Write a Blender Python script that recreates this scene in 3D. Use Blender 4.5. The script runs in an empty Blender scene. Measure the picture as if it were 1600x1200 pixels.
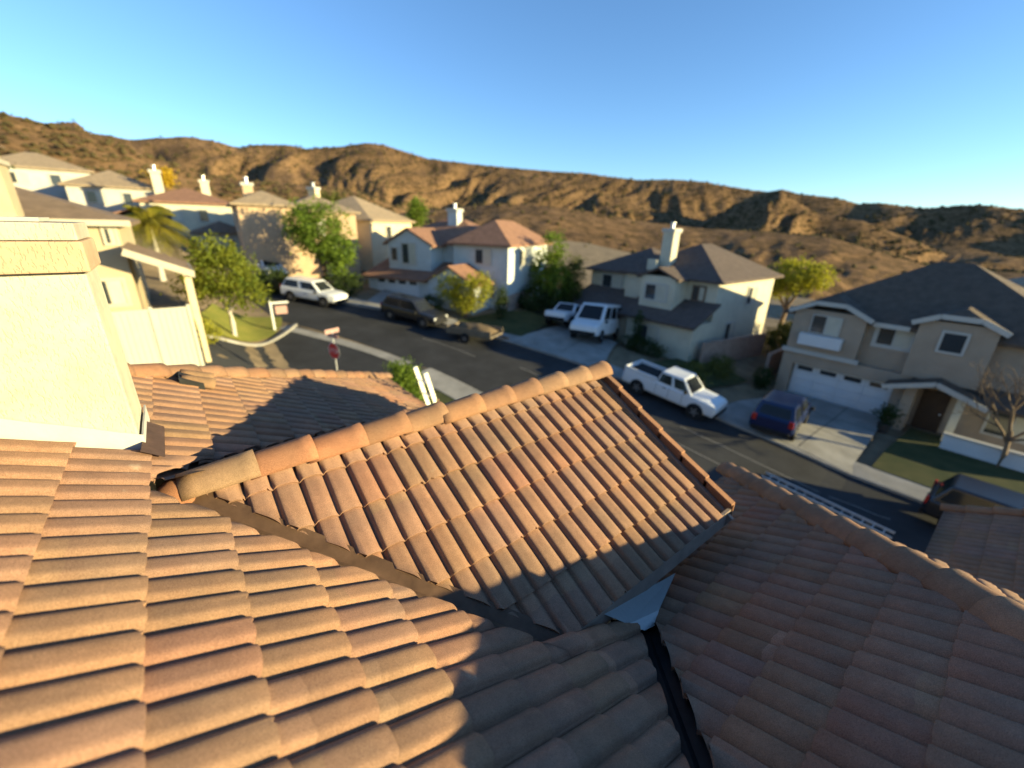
import bpy, bmesh, math, random
import numpy as np
from mathutils import Vector, Matrix, noise
R_=math.radians
rng=random.Random(7)
C=bpy.context.scene.collection
CAMZ=9.6
# ------------------------------------------------------------------ materials
def mat(name, col, rough=.85, noise_amt=.25, scale=8., col2=None, bump=0., bscale=60., spec=.3, metal=0., detail=6., tint=False, coord='Object'):
    m=bpy.data.materials.new(name); m.use_nodes=True; nt=m.node_tree; N=nt.nodes; L=nt.links
    b=N['Principled BSDF']; b.inputs['Roughness'].default_value=rough; b.inputs['Metallic'].default_value=metal
    b.inputs['Specular IOR Level'].default_value=spec
    tc=N.new('ShaderNodeTexCoord'); nz=N.new('ShaderNodeTexNoise'); nz.inputs['Scale'].default_value=scale; nz.inputs['Detail'].default_value=detail
    nz.inputs['Roughness'].default_value=.65
    L.new(tc.outputs[coord],nz.inputs['Vector'])
    rp=N.new('ShaderNodeValToRGB'); rp.color_ramp.elements[0].position=.3; rp.color_ramp.elements[1].position=.7
    c2=col2 if col2 else tuple(min(1,c*(1+noise_amt)) for c in col)
    c1=col if col2 else tuple(c*(1-noise_amt) for c in col)
    rp.color_ramp.elements[0].color=(*c1,1); rp.color_ramp.elements[1].color=(*c2,1)
    L.new(nz.outputs['Fac'],rp.inputs['Fac']); out=rp.outputs['Color']
    if tint:
        at=N.new('ShaderNodeAttribute'); at.attribute_name='tint'
        mx=N.new('ShaderNodeMixRGB'); mx.blend_type='MULTIPLY'; mx.inputs['Fac'].default_value=1
        L.new(out,mx.inputs[1]); L.new(at.outputs['Color'],mx.inputs[2]); out=mx.outputs['Color']
    L.new(out,b.inputs['Base Color'])
    if bump:
        n2=N.new('ShaderNodeTexNoise'); n2.inputs['Scale'].default_value=bscale; n2.inputs['Detail'].default_value=5
        L.new(tc.outputs[coord],n2.inputs['Vector'])
        bp=N.new('ShaderNodeBump'); bp.inputs['Strength'].default_value=bump; bp.inputs['Distance'].default_value=.01
        L.new(n2.outputs['Fac'],bp.inputs['Height']); L.new(bp.outputs['Normal'],b.inputs['Normal'])
    return m
def mat_tile(name, base):
    """concrete tile: per-tile tint, mottling, fine sand speckle, streaks"""
    m=bpy.data.materials.new(name); m.use_nodes=True; nt=m.node_tree; N=nt.nodes; L=nt.links
    b=N['Principled BSDF']; b.inputs['Roughness'].default_value=.9; b.inputs['Specular IOR Level'].default_value=.2
    tc=N.new('ShaderNodeTexCoord')
    at=N.new('ShaderNodeAttribute'); at.attribute_name='tint'
    def ns(scale,detail,rough=.6):
        n=N.new('ShaderNodeTexNoise'); n.inputs['Scale'].default_value=scale; n.inputs['Detail'].default_value=detail; n.inputs['Roughness'].default_value=rough
        L.new(tc.outputs['Object'],n.inputs['Vector']); return n
    def ramp(n,a,ca,bb,cb):
        r=N.new('ShaderNodeValToRGB'); r.color_ramp.elements[0].position=a; r.color_ramp.elements[1].position=bb
        r.color_ramp.elements[0].color=(*ca,1); r.color_ramp.elements[1].color=(*cb,1); L.new(n.outputs['Fac'],r.inputs['Fac']); return r
    def mul(x,y,f=1.):
        q=N.new('ShaderNodeMixRGB'); q.blend_type='MULTIPLY'; q.inputs['Fac'].default_value=f
        L.new(x,q.inputs[1]); L.new(y,q.inputs[2]); return q.outputs['Color']
    mott=ramp(ns(6.5,8,.72),.3,(.80,.78,.77),.7,(1.10,1.09,1.06))
    spk=ramp(ns(260,2,.8),.34,(.62,.6,.58),.66,(1.3,1.28,1.25))
    patch=ramp(ns(1.7,3),.35,(.85,.88,.9),.65,(1.08,1.0,.95))
    rgb=N.new('ShaderNodeRGB'); rgb.outputs[0].default_value=(*base,1)
    c=mul(rgb.outputs[0],at.outputs['Color']); c=mul(c,mott.outputs['Color']); c=mul(c,spk.outputs['Color'],1.); c=mul(c,patch.outputs['Color'])
    # pale mortar / lichen blotches
    bl=ramp(ns(3.1,6,.7),.66,(0,0,0),.74,(1,1,1))
    mx=N.new('ShaderNodeMixRGB'); mx.blend_type='MIX'; mx.inputs[2].default_value=(.40,.33,.24,1)
    f=N.new('ShaderNodeMath'); f.operation='MULTIPLY'; f.inputs[1].default_value=.35
    L.new(bl.outputs['Color'],f.inputs[0]); L.new(f.outputs[0],mx.inputs['Fac']); L.new(c,mx.inputs[1]); c=mx.outputs['Color']
    L.new(c,b.inputs['Base Color'])
    bp=N.new('ShaderNodeBump'); bp.inputs['Strength'].default_value=.35; bp.inputs['Distance'].default_value=.004
    L.new(ns(170,4,.7).outputs['Fac'],bp.inputs['Height']); L.new(bp.outputs['Normal'],b.inputs['Normal'])
    return m
def mat_roof(name, col):
    """far tile roofs: barrel ribs and courses as bump, mottled colour"""
    m=mat(name,col,.9,.22,2.5,spec=.2); nt=m.node_tree; N=nt.nodes; L=nt.links
    tc=N.new('ShaderNodeTexCoord'); b=N['Principled BSDF']
    w=N.new('ShaderNodeTexWave'); w.wave_type='BANDS'; w.bands_direction='Y'; w.inputs['Scale'].default_value=3.2; w.inputs['Distortion'].default_value=.15
    w2=N.new('ShaderNodeTexWave'); w2.wave_type='BANDS'; w2.bands_direction='Z'; w2.wave_profile='SAW'; w2.inputs['Scale'].default_value=2.0
    L.new(tc.outputs['Object'],w.inputs['Vector']); L.new(tc.outputs['Object'],w2.inputs['Vector'])
    ad=N.new('ShaderNodeMath'); L.new(w.outputs['Fac'],ad.inputs[0]); L.new(w2.outputs['Fac'],ad.inputs[1])
    bp=N.new('ShaderNodeBump'); bp.inputs['Strength'].default_value=.6; bp.inputs['Distance'].default_value=.05
    L.new(ad.outputs[0],bp.inputs['Height']); L.new(bp.outputs['Normal'],b.inputs['Normal'])
    return m
def mat_stucco(name,col,amt=.1):
    m=mat(name,col,.95,amt,1.2,bump=.5,bscale=45,spec=.15); return m
def mat_leaf(name,c1,c2):
    m=mat(name,c1,.75,0,1.1,col2=c2,spec=.25,detail=3)
    b=m.node_tree.nodes['Principled BSDF']
    # thin leaves let some light through
    nt=m.node_tree; tr=nt.nodes.new('ShaderNodeBsdfTranslucent'); tr.inputs['Color'].default_value=(c2[0]*1.3,c2[1]*1.3,c2[2]*.8,1)
    mx=nt.nodes.new('ShaderNodeMixShader'); mx.inputs[0].default_value=.35
    nt.links.new(b.outputs[0],mx.inputs[1]); nt.links.new(tr.outputs[0],mx.inputs[2]); nt.links.new(mx.outputs[0],nt.nodes['Material Output'].inputs['Surface'])
    return m
def mat_glass(name,col=(.02,.03,.04)):
    return mat(name,col,.08,.1,1.,spec=.6)
M={}
M['tile']=mat_tile('concrete_tile',(.252,.153,.107))
M['cap']=mat_tile('ridge_tile_concrete',(.258,.163,.108))
M['under']=mat('underlayment',(.02,.02,.02),.9,.3,10)
M['flash']=mat('painted_flashing',(.17,.10,.062),.45,.3,6,spec=.4,bump=.2,bscale=25)
M['flash_black']=mat('black_valley_metal',(.012,.013,.015),.5,.4,9,spec=.4)
M['fascia']=mat('brown_fascia',(.27,.205,.16),.8,.2,5,bump=.3,bscale=30)
M['stucco_ch']=None
M['white_mastic']=mat('white_mastic',(.43,.415,.375),.8,.06,4,bump=.2,bscale=25)
M['stucco_white']=mat_stucco('white_stucco',(.46,.48,.47))
M['stucco_cream']=mat_stucco('cream_stucco',(.55,.45,.30))
M['stucco_pale']=mat_stucco('pale_stucco',(.50,.46,.36))
M['stucco_tan']=mat_stucco('tan_stucco',(.42,.30,.20))
M['stucco_grey']=mat_stucco('grey_stucco',(.42,.40,.37))
M['stucco_beige']=mat_stucco('beige_stucco',(.33,.26,.195))
M['roof_dark']=mat_roof('dark_brown_tile_roof',(.105,.08,.07))
M['roof_brown']=mat_roof('brown_tile_roof',(.20,.14,.095))
M['roof_red']=mat_roof('terracotta_tile_roof',(.25,.135,.09))
M['roof_tan']=mat_roof('tan_tile_roof',(.29,.22,.15))
M['roof_slate']=mat_roof('charcoal_tile_roof',(.105,.078,.060))
M['trim']=mat('white_trim',(.43,.41,.37),.7,.06,3)
M['trim_dark']=mat('brown_trim',(.12,.075,.05),.7,.15,3)
M['pane']=mat_glass('window_glass',(.035,.04,.045))
M['curtain']=mat('curtain_behind_glass',(.42,.40,.33),.3,.1,2,spec=.5)
M['garage']=mat('white_garage_door',(.56,.57,.58),.55,.04,2)
M['door']=mat('dark_front_door',(.05,.03,.02),.5,.2,3)
M['asphalt']=mat('asphalt',(.025,.0255,.028),.9,.42,.55,bump=.4,bscale=90,coord='Object')
M['concrete']=mat('concrete',(.25,.237,.217),.9,.28,.8,bump=.25,bscale=40)
M['crack']=mat('crack_sealant',(.22,.21,.2),.8,.2,6)
M['soil']=mat('dry_soil',(.19,.14,.085),1.,.35,.7,bump=.4,bscale=12)
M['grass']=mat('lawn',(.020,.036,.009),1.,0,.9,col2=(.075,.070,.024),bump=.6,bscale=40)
M['grass_sun']=mat('sunlit_lawn',(.13,.15,.02),1.,0,1.,col2=(.22,.20,.035),bump=.6,bscale=40)  # brighter copy of the lawn, with the sunlight painted into its colour
M['bark']=mat('bark',(.16,.11,.075),.95,.3,7,bump=.5,bscale=20)
M['bark_pale']=mat('pale_bark',(.42,.38,.33),.9,.2,6,bump=.4,bscale=20)
M['wood']=mat('weathered_wood',(.20,.12,.07),.8,.3,9)
M['alu']=mat('aluminium',(.62,.63,.65),.4,.1,6,metal=.6)
M['ladder_white']=mat('white_ladder_rail',(.80,.76,.62),.5,.06,5)
M['leaf_green']=mat_leaf('green_leaves',(.05,.095,.012),(.15,.21,.022))
M['leaf_yellow']=mat_leaf('yellow_green_leaves',(.15,.17,.015),(.32,.30,.028))
M['leaf_gold_green']=mat_leaf('gold_green_leaves',(.055,.095,.012),(.21,.215,.02))
M['leaf_gold']=mat_leaf('golden_leaves',(.33,.20,.012),(.50,.34,.025))
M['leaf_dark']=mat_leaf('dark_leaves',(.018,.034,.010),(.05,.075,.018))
M['leaf_olive']=mat_leaf('olive_leaves',(.05,.065,.016),(.13,.13,.03))
M['leaf_palm']=mat_leaf('palm_fronds',(.10,.11,.012),(.26,.21,.02))
M['twig']=mat('dry_twigs',(.17,.12,.08),.95,.2,6)
M['paint_white']=mat('white_car_paint',(.60,.61,.63),.25,.03,2,spec=.6)
M['paint_blue']=mat('dark_blue_car_paint',(.004,.012,.055),.25,.1,2,spec=.6)
M['paint_black']=mat('black_car_paint',(.015,.015,.018),.25,.1,2,spec=.6)
M['paint_grey']=mat('grey_car_paint',(.045,.05,.06),.3,.1,2,spec=.6)
M['paint_tan']=mat('tan_trailer_paint',(.15,.12,.085),.6,.2,3)
M['rubber']=mat('tyre_rubber',(.015,.015,.016),.9,.2,8)
M['rim']=mat('wheel_rim',(.30,.30,.31),.35,.1,6,metal=.7)
M['lamp_red']=mat('red_lamp_lens',(.35,.02,.015),.25,.1,3,spec=.6)
M['lamp_clear']=mat('clear_lamp_lens',(.62,.62,.60),.15,.05,3,spec=.7)
M['sign_red']=mat('stop_sign_red',(.52,.03,.03),.45,.05,2)
M['sign_white']=mat('sign_white',(.50,.50,.49),.45,.03,2)
M['sign_pink']=mat('street_sign_face',(.34,.20,.18),.5,.05,2)
M['post']=mat('galvanised_post',(.42,.42,.43),.5,.1,5,metal=.5)
M['block']=mat('block_wall',(.34,.24,.19),.95,.2,3,bump=.4,bscale=14)
M['fence_white']=mat('white_vinyl_fence',(.40,.38,.32),.6,.04,2)
M['pot']=mat('dark_planter',(.05,.04,.035),.7,.2,4)
M['cover']=mat('tan_cover',(.13,.09,.05),.9,.25,3)
# chimney stucco with fine pitted texture
def mat_pitted(name,col):
    m=mat(name,col,.95,.16,3.2,spec=.1); nt=m.node_tree; N=nt.nodes; L=nt.links; b=N['Principled BSDF']
    tc=N.new('ShaderNodeTexCoord'); mp=N.new('ShaderNodeMapping'); mp.inputs['Rotation'].default_value=(0,.7,0); mp.inputs['Scale'].default_value=(1,1,.38)
    L.new(tc.outputs['Object'],mp.inputs['Vector'])
    n=N.new('ShaderNodeTexNoise'); n.inputs['Scale'].default_value=85; n.inputs['Detail'].default_value=4; L.new(mp.outputs[0],n.inputs['Vector'])
    r=N.new('ShaderNodeValToRGB'); r.color_ramp.elements[0].position=.35; r.color_ramp.elements[1].position=.45; L.new(n.outputs['Fac'],r.inputs['Fac'])
    n2=N.new('ShaderNodeTexNoise'); n2.inputs['Scale'].default_value=9; L.new(tc.outputs['Object'],n2.inputs['Vector'])
    ad=N.new('ShaderNodeMath'); ad.operation='ADD'; L.new(r.outputs['Color'],ad.inputs[0]); L.new(n2.outputs['Fac'],ad.inputs[1])
    bp=N.new('ShaderNodeBump'); bp.inputs['Strength'].default_value=.6; bp.inputs['Distance'].default_value=.005
    L.new(ad.outputs[0],bp.inputs['Height']); L.new(bp.outputs['Normal'],b.inputs['Normal']); return m
M['stucco_ch']=mat_pitted('chimney_stucco',(.44,.40,.305))
M['stucco_band']=mat_pitted('chimney_band_stucco',(.41,.285,.185))
M['stucco_cap']=mat_pitted('chimney_cap_stucco',(.41,.355,.28))
# ------------------------------------------------------------------ helpers
def tag(o,label=None,cat=None,group=None,kind=None):
    if label: o['label']=label
    if cat: o['category']=cat
    if group: o['group']=group
    if kind: o['kind']=kind
    return o
def empty(name,loc,rz=0,label=None,cat=None,group=None):
    o=bpy.data.objects.new(name,None); C.objects.link(o); o.location=loc; o.rotation_euler=(0,0,rz); o.empty_display_size=.3
    return tag(o,label,cat,group)
def link(name,bm,m,parent=None,smooth=False,world=False):
    me=bpy.data.meshes.new(name)
    if isinstance(bm,bmesh.types.BMesh):
        bm.to_mesh(me); bm.free()
    else:
        v,f=bm; me.from_pydata([tuple(x) for x in v],[],[tuple(x) for x in f])
    me.materials.append(m)
    if smooth: me.polygons.foreach_set('use_smooth',[True]*len(me.polygons))
    o=bpy.data.objects.new(name,me); C.objects.link(o)
    if parent:
        o.parent=parent
    me.update(); return o
def B(): return bmesh.new()
def box(bm,x0,x1,y0,y1,z0,z1,mtx=None,bev=0):
    vs=[bm.verts.new(p) for p in [(x0,y0,z0),(x1,y0,z0),(x1,y1,z0),(x0,y1,z0),(x0,y0,z1),(x1,y0,z1),(x1,y1,z1),(x0,y1,z1)]]
    if mtx:
        for v in vs: v.co=mtx@v.co
    fs=[bm.faces.new([vs[i] for i in q]) for q in [(3,2,1,0),(4,5,6,7),(0,1,5,4),(1,2,6,5),(2,3,7,6),(3,0,4,7)]]
    if bev:
        es=list({e for f in fs for e in f.edges}); bmesh.ops.bevel(bm,geom=es,offset=bev,segments=2,affect='EDGES',profile=.6)
    return vs
def beam(bm,p0,p1,w,h,up=(0,0,1)):
    p0=Vector(p0);p1=Vector(p1);d=(p1-p0);L=d.length;d.normalize();u=Vector(up);s=d.cross(u)
    if s.length<1e-4: s=d.cross(Vector((1,0,0)))
    s.normalize();u=s.cross(d)
    m=Matrix((( d.x,s.x,u.x,p0.x),(d.y,s.y,u.y,p0.y),(d.z,s.z,u.z,p0.z),(0,0,0,1)))
    box(bm,0,L,-w/2,w/2,-h/2,h/2,m)
def tube(bm,pts,rads,seg=8,cap=True):
    rings=[];n=len(pts);pts=[Vector(p) for p in pts]
    for i,p in enumerate(pts):
        d=(pts[min(i+1,n-1)]-pts[max(i-1,0)]).normalized()
        a=d.cross(Vector((0,0,1)));
        if a.length<1e-3: a=d.cross(Vector((1,0,0)))
        a.normalize(); b=d.cross(a)
        rings.append([bm.verts.new(p+(a*math.cos(2*math.pi*k/seg)+b*math.sin(2*math.pi*k/seg))*rads[i]) for k in range(seg)])
    for i in range(n-1):
        for k in range(seg):
            bm.faces.new([rings[i][k],rings[i][(k+1)%seg],rings[i+1][(k+1)%seg],rings[i+1][k]])
    if cap:
        bm.faces.new(rings[0]); bm.faces.new(rings[-1][::-1])
def smooth_(x,a,b):
    t=min(1,max(0,(x-a)/(b-a))); return t*t*(3-2*t)
def interp(x,tab):
    if x<=tab[0][0]: return tab[0][1]
    for (a,va),(b,vb) in zip(tab,tab[1:]):
        if x<=b: return va+(vb-va)*(x-a)/(b-a)
    return tab[-1][1]
# ------------------------------------------------------------------ ground
ZF=[(-30,0),(9.5,0),(12.5,.95),(26,1.2),(30,3.0),(45,4.6),(70,7.5)]
def gz(x,y):
    zs=.115*max(y-3,0)
    if y<3: zs=0
    zf=interp(y,ZF); t=smooth_(x,22.5,28)
    z=zs*(1-t)+zf*t
    # banks of the upper-left lots
    bank=smooth_(-x,-3.6,.4)*smooth_(y,19.6,23.2)
    z+=1.75*bank
    b2=smooth_(-x,-9,-5)*smooth_(y,38,41); z=max(z,z+.7*b2)
    return z
def gridmesh(x0,x1,y0,y1,st,dz=0):
    nx=int((x1-x0)/st)+1; ny=int((y1-y0)/st)+1
    v=[(x0+i*st,y0+j*st,gz(x0+i*st,y0+j*st)+dz) for j in range(ny) for i in range(nx)]
    f=[(j*nx+i,j*nx+i+1,(j+1)*nx+i+1,(j+1)*nx+i) for j in range(ny-1) for i in range(nx-1)]
    return v,f
tag(link('ground',gridmesh(-70,70,-60,100,1.),M['soil'],smooth=True),kind='structure')
def resample(pl,n):
    pl=[Vector((p[0],p[1])) for p in pl]; d=[0]
    for a,b in zip(pl,pl[1:]): d.append(d[-1]+(b-a).length)
    out=[]
    for i in range(n+1):
        t=d[-1]*i/n; k=0
        while k<len(pl)-2 and d[k+1]<t: k+=1
        f=(t-d[k])/max(1e-6,d[k+1]-d[k]); out.append(pl[k].lerp(pl[k+1],f))
    return out
def smoothline(pl,it=2):
    pl=[Vector(p) for p in pl]
    for _ in range(it):
        q=[pl[0]]
        for a,b in zip(pl,pl[1:]): q+= [a.lerp(b,.25),a.lerp(b,.75)]
        q.append(pl[-1]); pl=q
    return pl
def strip(a,b,dz,n=60,m=8,base=0):
    A=resample(a,n);Bp=resample(b,n);v=[];f=[]
    for i in range(n+1):
        for j in range(m+1):
            p=A[i].lerp(Bp[i],j/m); v.append((p.x,p.y,gz(p.x,p.y)+dz))
    for i in range(n):
        for j in range(m): q=i*(m+1)+j; f.append((q,q+1,q+m+2,q+m+1))
    return v,f
def offset(pl,d):
    pl=[Vector(p) for p in pl]; out=[]
    for i,p in enumerate(pl):
        t=(pl[min(i+1,len(pl)-1)]-pl[max(i-1,0)]).normalized(); out.append(p+Vector((-t.y,t.x))*d)
    return out
far=smoothline([(20.6,-40),(20.7,-12),(20.9,1.9),(20.8,5.),(20.2,9.),(19.4,14.4),(18.5,17.7),(17.1,21.4),(15.8,24.1),(14.9,26.1),(13.9,28.),(12.8,30.1),(10.6,32.8),(8.9,35.2),(7.8,38.5),(7.6,43),(8.2,52),(9.5,64)],2)
near=smoothline([(12.4,-40),(12.3,-12),(12.2,2),(12.,9),(11.2,15.9),(10.6,18.7),(9.6,22.0),(8.4,25.0),(6.6,28.6),(4.9,31.0),(4.4,35),(3.6,39),(3.2,44),(3.6,52),(4.6,64)],2)
tag(link('street',strip(far,near,.02,160,14),M['asphalt']),kind='structure')
sideA=smoothline([(10.2,20.4),(8.4,20.3),(5.5,17.8),(1,15.2),(-6,12.6),(-30,6)],2)
sideB=smoothline([(5.6,29.9),(4.4,28.1),(2.6,26.4),(.3,25.2),(-3,23.7),(-9,21.6),(-30,15)],2)
tag(link('side_street',strip(sideA,sideB,.016,80,10),M['asphalt']),kind='structure')
gutA=smoothline([(9.75,21.3),(8.9,23.6),(7.4,26.5),(5.2,30.0)],2)
tag(link('cross_gutter',strip(gutA,offset(gutA,.75),.026,40,3),M['concrete']),kind='structure')
def kerb(name,pl,side,walk=1.25,n=80):
    o1=offset(pl,.0);o2=offset(pl,side*.17);o3=offset(pl,side*(.17+walk))
    bm=B(); P1=resample(o1,n);P2=resample(o2,n);P3=resample(o3,n);rows=[]
    for a,b,c in zip(P1,P2,P3):
        r=[(a.x,a.y,gz(a.x,a.y)-.05),(a.x,a.y,gz(a.x,a.y)+.135),(b.x,b.y,gz(b.x,b.y)+.145)]
        if walk: r+=[(c.x,c.y,gz(c.x,c.y)+.15),(c.x,c.y,gz(c.x,c.y)-.1)]
        else: r+=[(b.x,b.y,gz(b.x,b.y)-.1)]
        rows.append([bm.verts.new(p) for p in r])
    for r,q in zip(rows,rows[1:]):
        for k in range(len(r)-1): bm.faces.new([r[k],r[k+1],q[k+1],q[k]])
    return tag(link(name,bm,M['concrete']),kind='structure')
kerb('far_pavement',far[:len(far)-18],-1)
kerb('near_pavement',[p for p in near if p.y<20.6],1,1.4)
kerb('corner_kerb',[p for p in sideB if p.x>-12],1,0)
kerb('side_kerb',[p for p in sideA if p.x<8.6 and p.x>-12],-1,1.0) if False else None
# crack sealing lines on the asphalt
for pts in ([(16.6,-2),(16.9,3),(16.4,8),(15.8,13),(15.1,18)],[(18.6,1),(18.2,6),(17.9,9)],[(13.6,20.5),(13.0,22.6),(12.1,24.6)]):
    pl=smoothline(pts,2); pl=[p+Vector((rng.uniform(-.04,.04),0)) for p in pl]
    tag(link('road_crack',strip(pl,offset(pl,.045),.03,60,1),M['crack']),kind='structure')
# drive ways
def drive(name,a,b,dz=.16): return tag(link(name,strip(a,b,dz,16,10),M['concrete']),kind='structure')
drive('driveway',[(21.0,8.9),(25,8.7),(29.6,8.5)],[(21.0,2.9),(25,3.1),(29.6,3.4)])
drive('driveway',[(17.2,21.9),(22,22.6),(28,23.9)],[(19.2,15.2),(22,16.9),(25.2,18.7)])
drive('driveway',[(10.9,32.5),(14,36),(17.8,39.6)],[(13.6,28.6),(17,31.5),(20.8,34.2)])
M['joint']=mat('joint_filler',(.06,.055,.05),.95,.2,6)
for a_,b_ in (((21.2,6.9),(29.5,6.7)),((21.2,4.9),(29.5,5.1)),((24.3,8.75),(24.3,3.1)),((26.9,8.6),(26.9,3.25)),((19.3,18.6),(25.6,20.7)),((22.0,22.5),(22.1,17.0)),((14.3,35.9),(17.,31.6))):
    pl=[Vector(a_),Vector(b_)]; tag(link('driveway_joint',strip(pl,offset(pl,.035),.168,24,1),M['joint']),kind='structure')
# lawns
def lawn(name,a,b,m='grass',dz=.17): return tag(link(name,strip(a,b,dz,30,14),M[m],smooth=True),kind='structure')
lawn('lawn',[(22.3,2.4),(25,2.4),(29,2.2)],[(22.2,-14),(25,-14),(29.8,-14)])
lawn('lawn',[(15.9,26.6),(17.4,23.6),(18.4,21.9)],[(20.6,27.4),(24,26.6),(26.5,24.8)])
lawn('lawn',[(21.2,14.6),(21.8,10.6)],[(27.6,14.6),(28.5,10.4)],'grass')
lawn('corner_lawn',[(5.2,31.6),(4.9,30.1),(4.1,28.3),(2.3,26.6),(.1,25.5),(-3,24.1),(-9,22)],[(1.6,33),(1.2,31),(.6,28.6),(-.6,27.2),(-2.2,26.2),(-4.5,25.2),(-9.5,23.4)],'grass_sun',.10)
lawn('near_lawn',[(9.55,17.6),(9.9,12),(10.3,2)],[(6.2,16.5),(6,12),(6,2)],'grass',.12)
# ------------------------------------------------------------------ near house
PH=R_(27.03); CS=math.cos(PH); SN=math.sin(PH); TP=math.tan(PH)
W_=.313; CR=.343; PIT=.1565
def prof():
    """cross-section of a double-roll tile: one steep side, flat crown, rounded far side, narrow valleys; a small interlock slot"""
    pts=[]; H=.037
    for r in range(2):
        b=r*PIT
        if r==0: pts+= [(b+.002,-.010),(b+.0065,-.010),(b+.007,.001)]
        x0=b+(.010 if r==0 else .002); L=b+PIT-x0-.001
        for x in (0,.03,.06,.10,.16,.28,.42,.55,.64,.72,.80,.87,.93,.97,1.0):
            if x<.16: h=H*(1-(1-x/.16)**2)*.97
            elif x<.55: h=H*(.97+.03*math.sin((x-.16)/.39*math.pi/2))
            else: h=H*(1-((x-.55)/.45)**2.2)
            pts.append((x0+x*L,h))
    return pts
PROF_=prof()
ROWT=[(0.37,.26,.155)]
def tint_tile(r):
    t=r.random()
    if t<.12: c=(1.02,.95,.91)     # redder tile
    elif t<.26: c=(.96,.97,.97)    # greyer
    elif t<.42: c=(1.03,1.02,.97)
    else: c=(1,1,1)
    k=r.uniform(.94,1.05); return (c[0]*k,c[1]*k*r.uniform(.97,1.03),c[2]*k*r.uniform(.93,1.05),1)
def tiles(name,parent,O,U,D,i0,i1,j0,j1,clips,seed,keep=None,m='tile'):
    """field of double-roll tiles; O origin, U along the course, D down the slope"""
    r=random.Random(seed); O=Vector(O);U=Vector(U).normalized();D=Vector(D).normalized();N=U.cross(D)
    if N.z<0: N=-N
    bm=B(); lay=bm.loops.layers.float_color.new('tint')
    PROF=PROF_ if U.dot((-D).cross(N))>0 else [(W_-a_,b_) for a_,b_ in PROF_[::-1]]
    for j in range(j0,j1):
        for i in range(i0,i1):
            cen=O+U*((i+.5)*W_)+D*((j+.5)*CR)
            if keep and not keep(cen): continue
            col=tint_tile(r); sl=r.gauss(0,.0035); lf=abs(r.gauss(0,.003)); sk=r.gauss(0,.0035); tl=r.gauss(0,.0018)
            def P(s,h,t,l): return O+U*(i*W_+s+sk*(t/CR-.5))+D*(j*CR+t+sl)+N*(h+l+lf+tl*(s/W_-.5)*2)
            n=len(PROF)
            ra=[bm.verts.new(P(s,h,-.035,-.024)) for s,h in PROF]
            ch=[(.0035*noise.noise(Vector((s*23+i*3.1,j*7.7,seed)))-(.012 if noise.noise(Vector((s*31+i*5.3,j*3.3,seed+.5)))>.58 else 0)) for s,h in PROF]
            tm=r.uniform(.07,.13); rm=[bm.verts.new(P(s,h,tm+.02*noise.noise(Vector((s*14,i*2.3,j*1.7))),-.020+.0245*tm/CR)) for s,h in PROF]
            rb=[bm.verts.new(P(s,h,CR-.004+q,.0045)) for (s,h),q in zip(PROF,ch)]
            rb1=[bm.verts.new(P(s,h,CR+q,.002)) for (s,h),q in zip(PROF,ch)]
            fs=[];fu=[]
            for k in range(n-1):
                f=bm.faces.new([ra[k],ra[k+1],rm[k+1],rm[k]]); f.smooth=True; fu.append(f)
                f=bm.faces.new([rm[k],rm[k+1],rb[k+1],rb[k]]); f.smooth=True; fs.append(f)
                f=bm.faces.new([rb[k],rb[k+1],rb1[k+1],rb1[k]]); f.smooth=True; fs.append(f)
            rb2=[bm.verts.new(P(s,h,CR+q,.002)) for (s,h),q in zip(PROF,ch)]
            rc=[bm.verts.new(P(s,h*.97,CR-.002+q,-.018)) for (s,h),q in zip(PROF,ch)]
            rd=[bm.verts.new(P(s,h*.97,CR-.09,-.026)) for s,h in PROF]
            for k in range(n-1):
                fs.append(bm.faces.new([rb2[k],rb2[k+1],rc[k+1],rc[k]])); fs.append(bm.faces.new([rc[k],rc[k+1],rd[k+1],rd[k]]))
            # sides of the tile
            for k in (0,n-1):
                fs.append(bm.faces.new([ra[k],rb2[k],rc[k],rd[k]]))
            st=r.random(); cu=col
            if st<.13: g=r.uniform(.95,1.15); cu=(g*1.0,g*1.05,g*.98,1)     # greenish mortar smear
            elif st<.20: g=r.uniform(1.1,1.35); cu=(g,g*.97,g*.92,1)          # pale mortar
            for f in fs:
                for l in f.loops: l[lay]=col
            for f in fu:
                for l in f.loops: l[lay]=cu
    for co,no in clips:
        g=bm.verts[:]+bm.edges[:]+bm.faces[:]
        res=bmesh.ops.bisect_plane(bm,geom=g,plane_co=co,plane_no=no,clear_outer=True,dist=1e-5)
        ed=[e for e in res['geom_cut'] if isinstance(e,bmesh.types.BMEdge)]
        if ed:
            ex=bmesh.ops.extrude_edge_only(bm,edges=ed)
            nv=[v for v in ex['geom'] if isinstance(v,bmesh.types.BMVert)]
            for v in nv: v.co-=N*.016
    for f in bm.faces:
        for l in f.loops:
            if l[lay][3]==0: l[lay]=(.9,.9,.9,1)
    bmesh.ops.recalc_face_normals(bm,faces=[f for f in bm.faces if f.normal.dot(N)<-.2 and f.smooth])
    for f in bm.faces:
        if f.smooth and f.normal.dot(N)<0: f.normal_flip()
    return link(name,bm,M[m],parent)
def A_z(x): return CAMZ-1.5986-TP*x
def F_z(y): return CAMZ-2.167-TP*y
def D_z(y): return CAMZ-1.64-TP*(2.75-y)
own=empty('tiled_house',(0,0,0),label='near house with large brown concrete tile roof in the foreground, gable roof in the middle',cat='house')
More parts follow.
